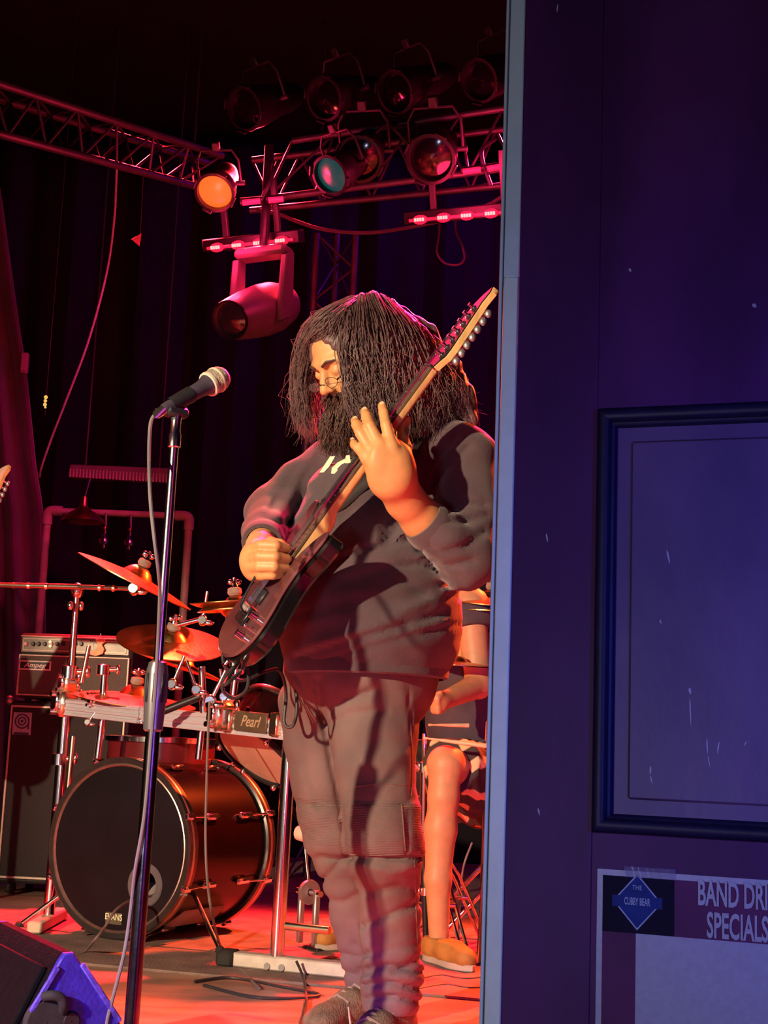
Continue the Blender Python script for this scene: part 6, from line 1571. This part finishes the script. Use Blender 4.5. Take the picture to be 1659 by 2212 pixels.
def tee(q):
    d = chain(q, [hipc + UP * .03, Vector((.36, 5.07, .76)), chest, neckd - UP * .035], [.166, .162, .168, .075], .06)
    d = smin(d, cap(q, shN, shF, .080, .080), .05)
    d = smin(d, cap(q, shN, shN.lerp(elN, .30), .078, .068), .03); d = smin(d, cap(q, shF, shF.lerp(elF, .55), .078, .068), .03)
    d += .005 * np.sin(q[:, 2] * 40 + q[:, 0] * 25) * np.sin(q[:, 0] * 35)
    d = np.maximum(d, .55 - q[:, 2]); d = np.maximum(d, q[:, 2] - 1.185)
    for (s, e, u_) in ((shN, elN, .30), (shF, elF, .55)):
        ax_ = A((e - s).normalized()); m_ = A(s.lerp(e, u_)); d = np.maximum(d, np.where(np.linalg.norm(q - m_, axis=1) < .11, (q - m_) @ ax_, -1))
    return d
v_, f_ = implicit(tee, [.0, 4.72, .5], [.66, 5.42, 1.24], .010)
arr_obj('t_shirt', v_, f_, mat('dark_tee', (.075, .055, .065), .9, noise=.25, nscale=12), dr)
def plaid():
    mt = mat('plaid_shorts', (.5, .2, .1), .85); nt = mt.node_tree; b = nt.nodes['Principled BSDF']
    tc = nt.nodes.new('ShaderNodeTexCoord'); mp = nt.nodes.new('ShaderNodeMapping'); mp.inputs['Rotation'].default_value = (.3, .5, .6); nt.links.new(tc.outputs['Object'], mp.inputs[0])
    prev = None
    for ax_, sc in (('X', 3.6), ('Z', 4.4)):
        w_ = nt.nodes.new('ShaderNodeTexWave'); w_.bands_direction = ax_; w_.inputs['Scale'].default_value = sc; w_.inputs['Distortion'].default_value = 2.2; nt.links.new(mp.outputs[0], w_.inputs['Vector'])
        r_ = nt.nodes.new('ShaderNodeMapRange'); r_.inputs[1].default_value = .45; r_.inputs[2].default_value = .6; nt.links.new(w_.outputs['Fac'], r_.inputs[0])
        if prev is None: prev = r_
        else:
            mm = nt.nodes.new('ShaderNodeMath'); mm.operation = 'MULTIPLY'; nt.links.new(prev.outputs[0], mm.inputs[0]); nt.links.new(r_.outputs[0], mm.inputs[1]); prev = mm
    mx = nt.nodes.new('ShaderNodeMix'); mx.data_type = 'RGBA'; mx.inputs[6].default_value = (.04, .03, .03, 1); mx.inputs[7].default_value = (.75, .50, .26, 1)
    nt.links.new(prev.outputs[0], mx.inputs[0]); nt.links.new(mx.outputs[2], b.inputs['Base Color']); return mt
def shorts(q):
    d = ell(q, hipc, (.18, .18, .13))
    d = smin(d, chain(q, [hipc + Vector((0, -.06, .0)), kneeN.lerp(hipc, .10) + UP * .012], [.135, .098], .03), .05)
    d = smin(d, chain(q, [hipc + Vector((-.04, .06, .0)), kneeF.lerp(hipc, .22)], [.135, .105], .03), .05)
    d += .008 * np.sin(q[:, 0] * 70 + q[:, 2] * 50) * np.sin(q[:, 1] * 45 + q[:, 2] * 20)
    for (k_) in (kneeN, kneeF):
        ax_ = A((k_ - hipc).normalized()); m_ = A(k_.lerp(hipc, .10)); d = np.maximum(d, np.where(np.linalg.norm(q - m_, axis=1) < .16, (q - m_) @ ax_, -1))
    return np.maximum(d, q[:, 2] - .72)
v_, f_ = implicit(shorts, [-.12, 4.58, .36], [.66, 5.40, .76], .009)
arr_obj('shorts', v_, f_, plaid(), dr)
def hair_d(q):
    d = ell(q, headc + UP * .02 - ff * .015, (.094, .104, .112)); d = smax(d, -ell(q, headc + ff * .13 - UP * .05, (.10, .11, .13)), .02)
    return d + .003 * np.sin(q[:, 0] * 200 + q[:, 1] * 150)
v_, f_ = implicit(hair_d, np.array(headc) - [.14, .14, .15], np.array(headc) + [.14, .14, .16], .008); arr_obj('hair', v_, f_, hair_m, dr)
orange_shoe = mat('amber_shoe', (.45, .22, .05), .7, noise=.3, nscale=20)
for (an, fo) in ((ankN, footN), (ankF, ankF + Vector((-.10, -.10, -.06)))):
    an = Vector(an); fo = Vector(fo); g0 = Vector((an.x, an.y, 0)); dv = Vector((fo.x - an.x, fo.y - an.y, 0)).normalized()
    def fn(q, g0=g0, dv=dv):
        d = chain(q, [g0 - dv * .03 + UP * .055, g0 + dv * .08 + UP * .052, g0 + dv * .17 + UP * .042], [.044, .043, .036], .02)
        d = smin(d, cap(q, g0 + UP * .05, g0 + UP * .07, .044, .042), .02)
        return smax(np.maximum(d, q[:, 2] - .085), .018 - q[:, 2], .004)
    v_, f_ = implicit(fn, np.array(g0) - [.26, .26, -.004], np.array(g0) + [.26, .26, .13], .008); sh = arr_obj('shoe', v_, f_, orange_shoe, dr)
    sdv = Vector((-dv.y, dv.x, 0)); out = [(-.075, 0), (-.03, .042), (.06, .040), (.15, .044), (.212, 0), (.15, -.044), (.06, -.040), (-.03, -.042)]
    mb = MB(); mb.prism([(p.x, p.y) for p in smoothpts([Vector((x, y, 0)) for x, y in out + [out[0]]], 3)[:-1]], g0 + UP * .009, dv, sdv, UP, .020, .003); mb.build('sole', sole_m, sh)
# sticks and the little pad lying across his knee
for (a, b, lb) in ((P(914, 1594, 4.56), P(1062, 1613, 4.50), 'pale drumstick lying level just over the drummer\'s knee'), (P(925, 1566, 4.58), P(1012, 1567, 4.62), 'pale drumstick held higher in the drummer\'s hand')):
    d = (b - a).normalized(); L_ = (b - a).length
    mb = MB(); mb.lathe([(.0001, 0), (.004, .001), (.0045, .008), (.0028, .016), (.0055, .07), (.0072, .14), (.0072, L_ - .004), (.005, L_), (.0001, L_ + .001)], a, d, 14); mb.build('drumstick', wood_stick, label=lb, cat='drumstick', group='drumsticks in use')
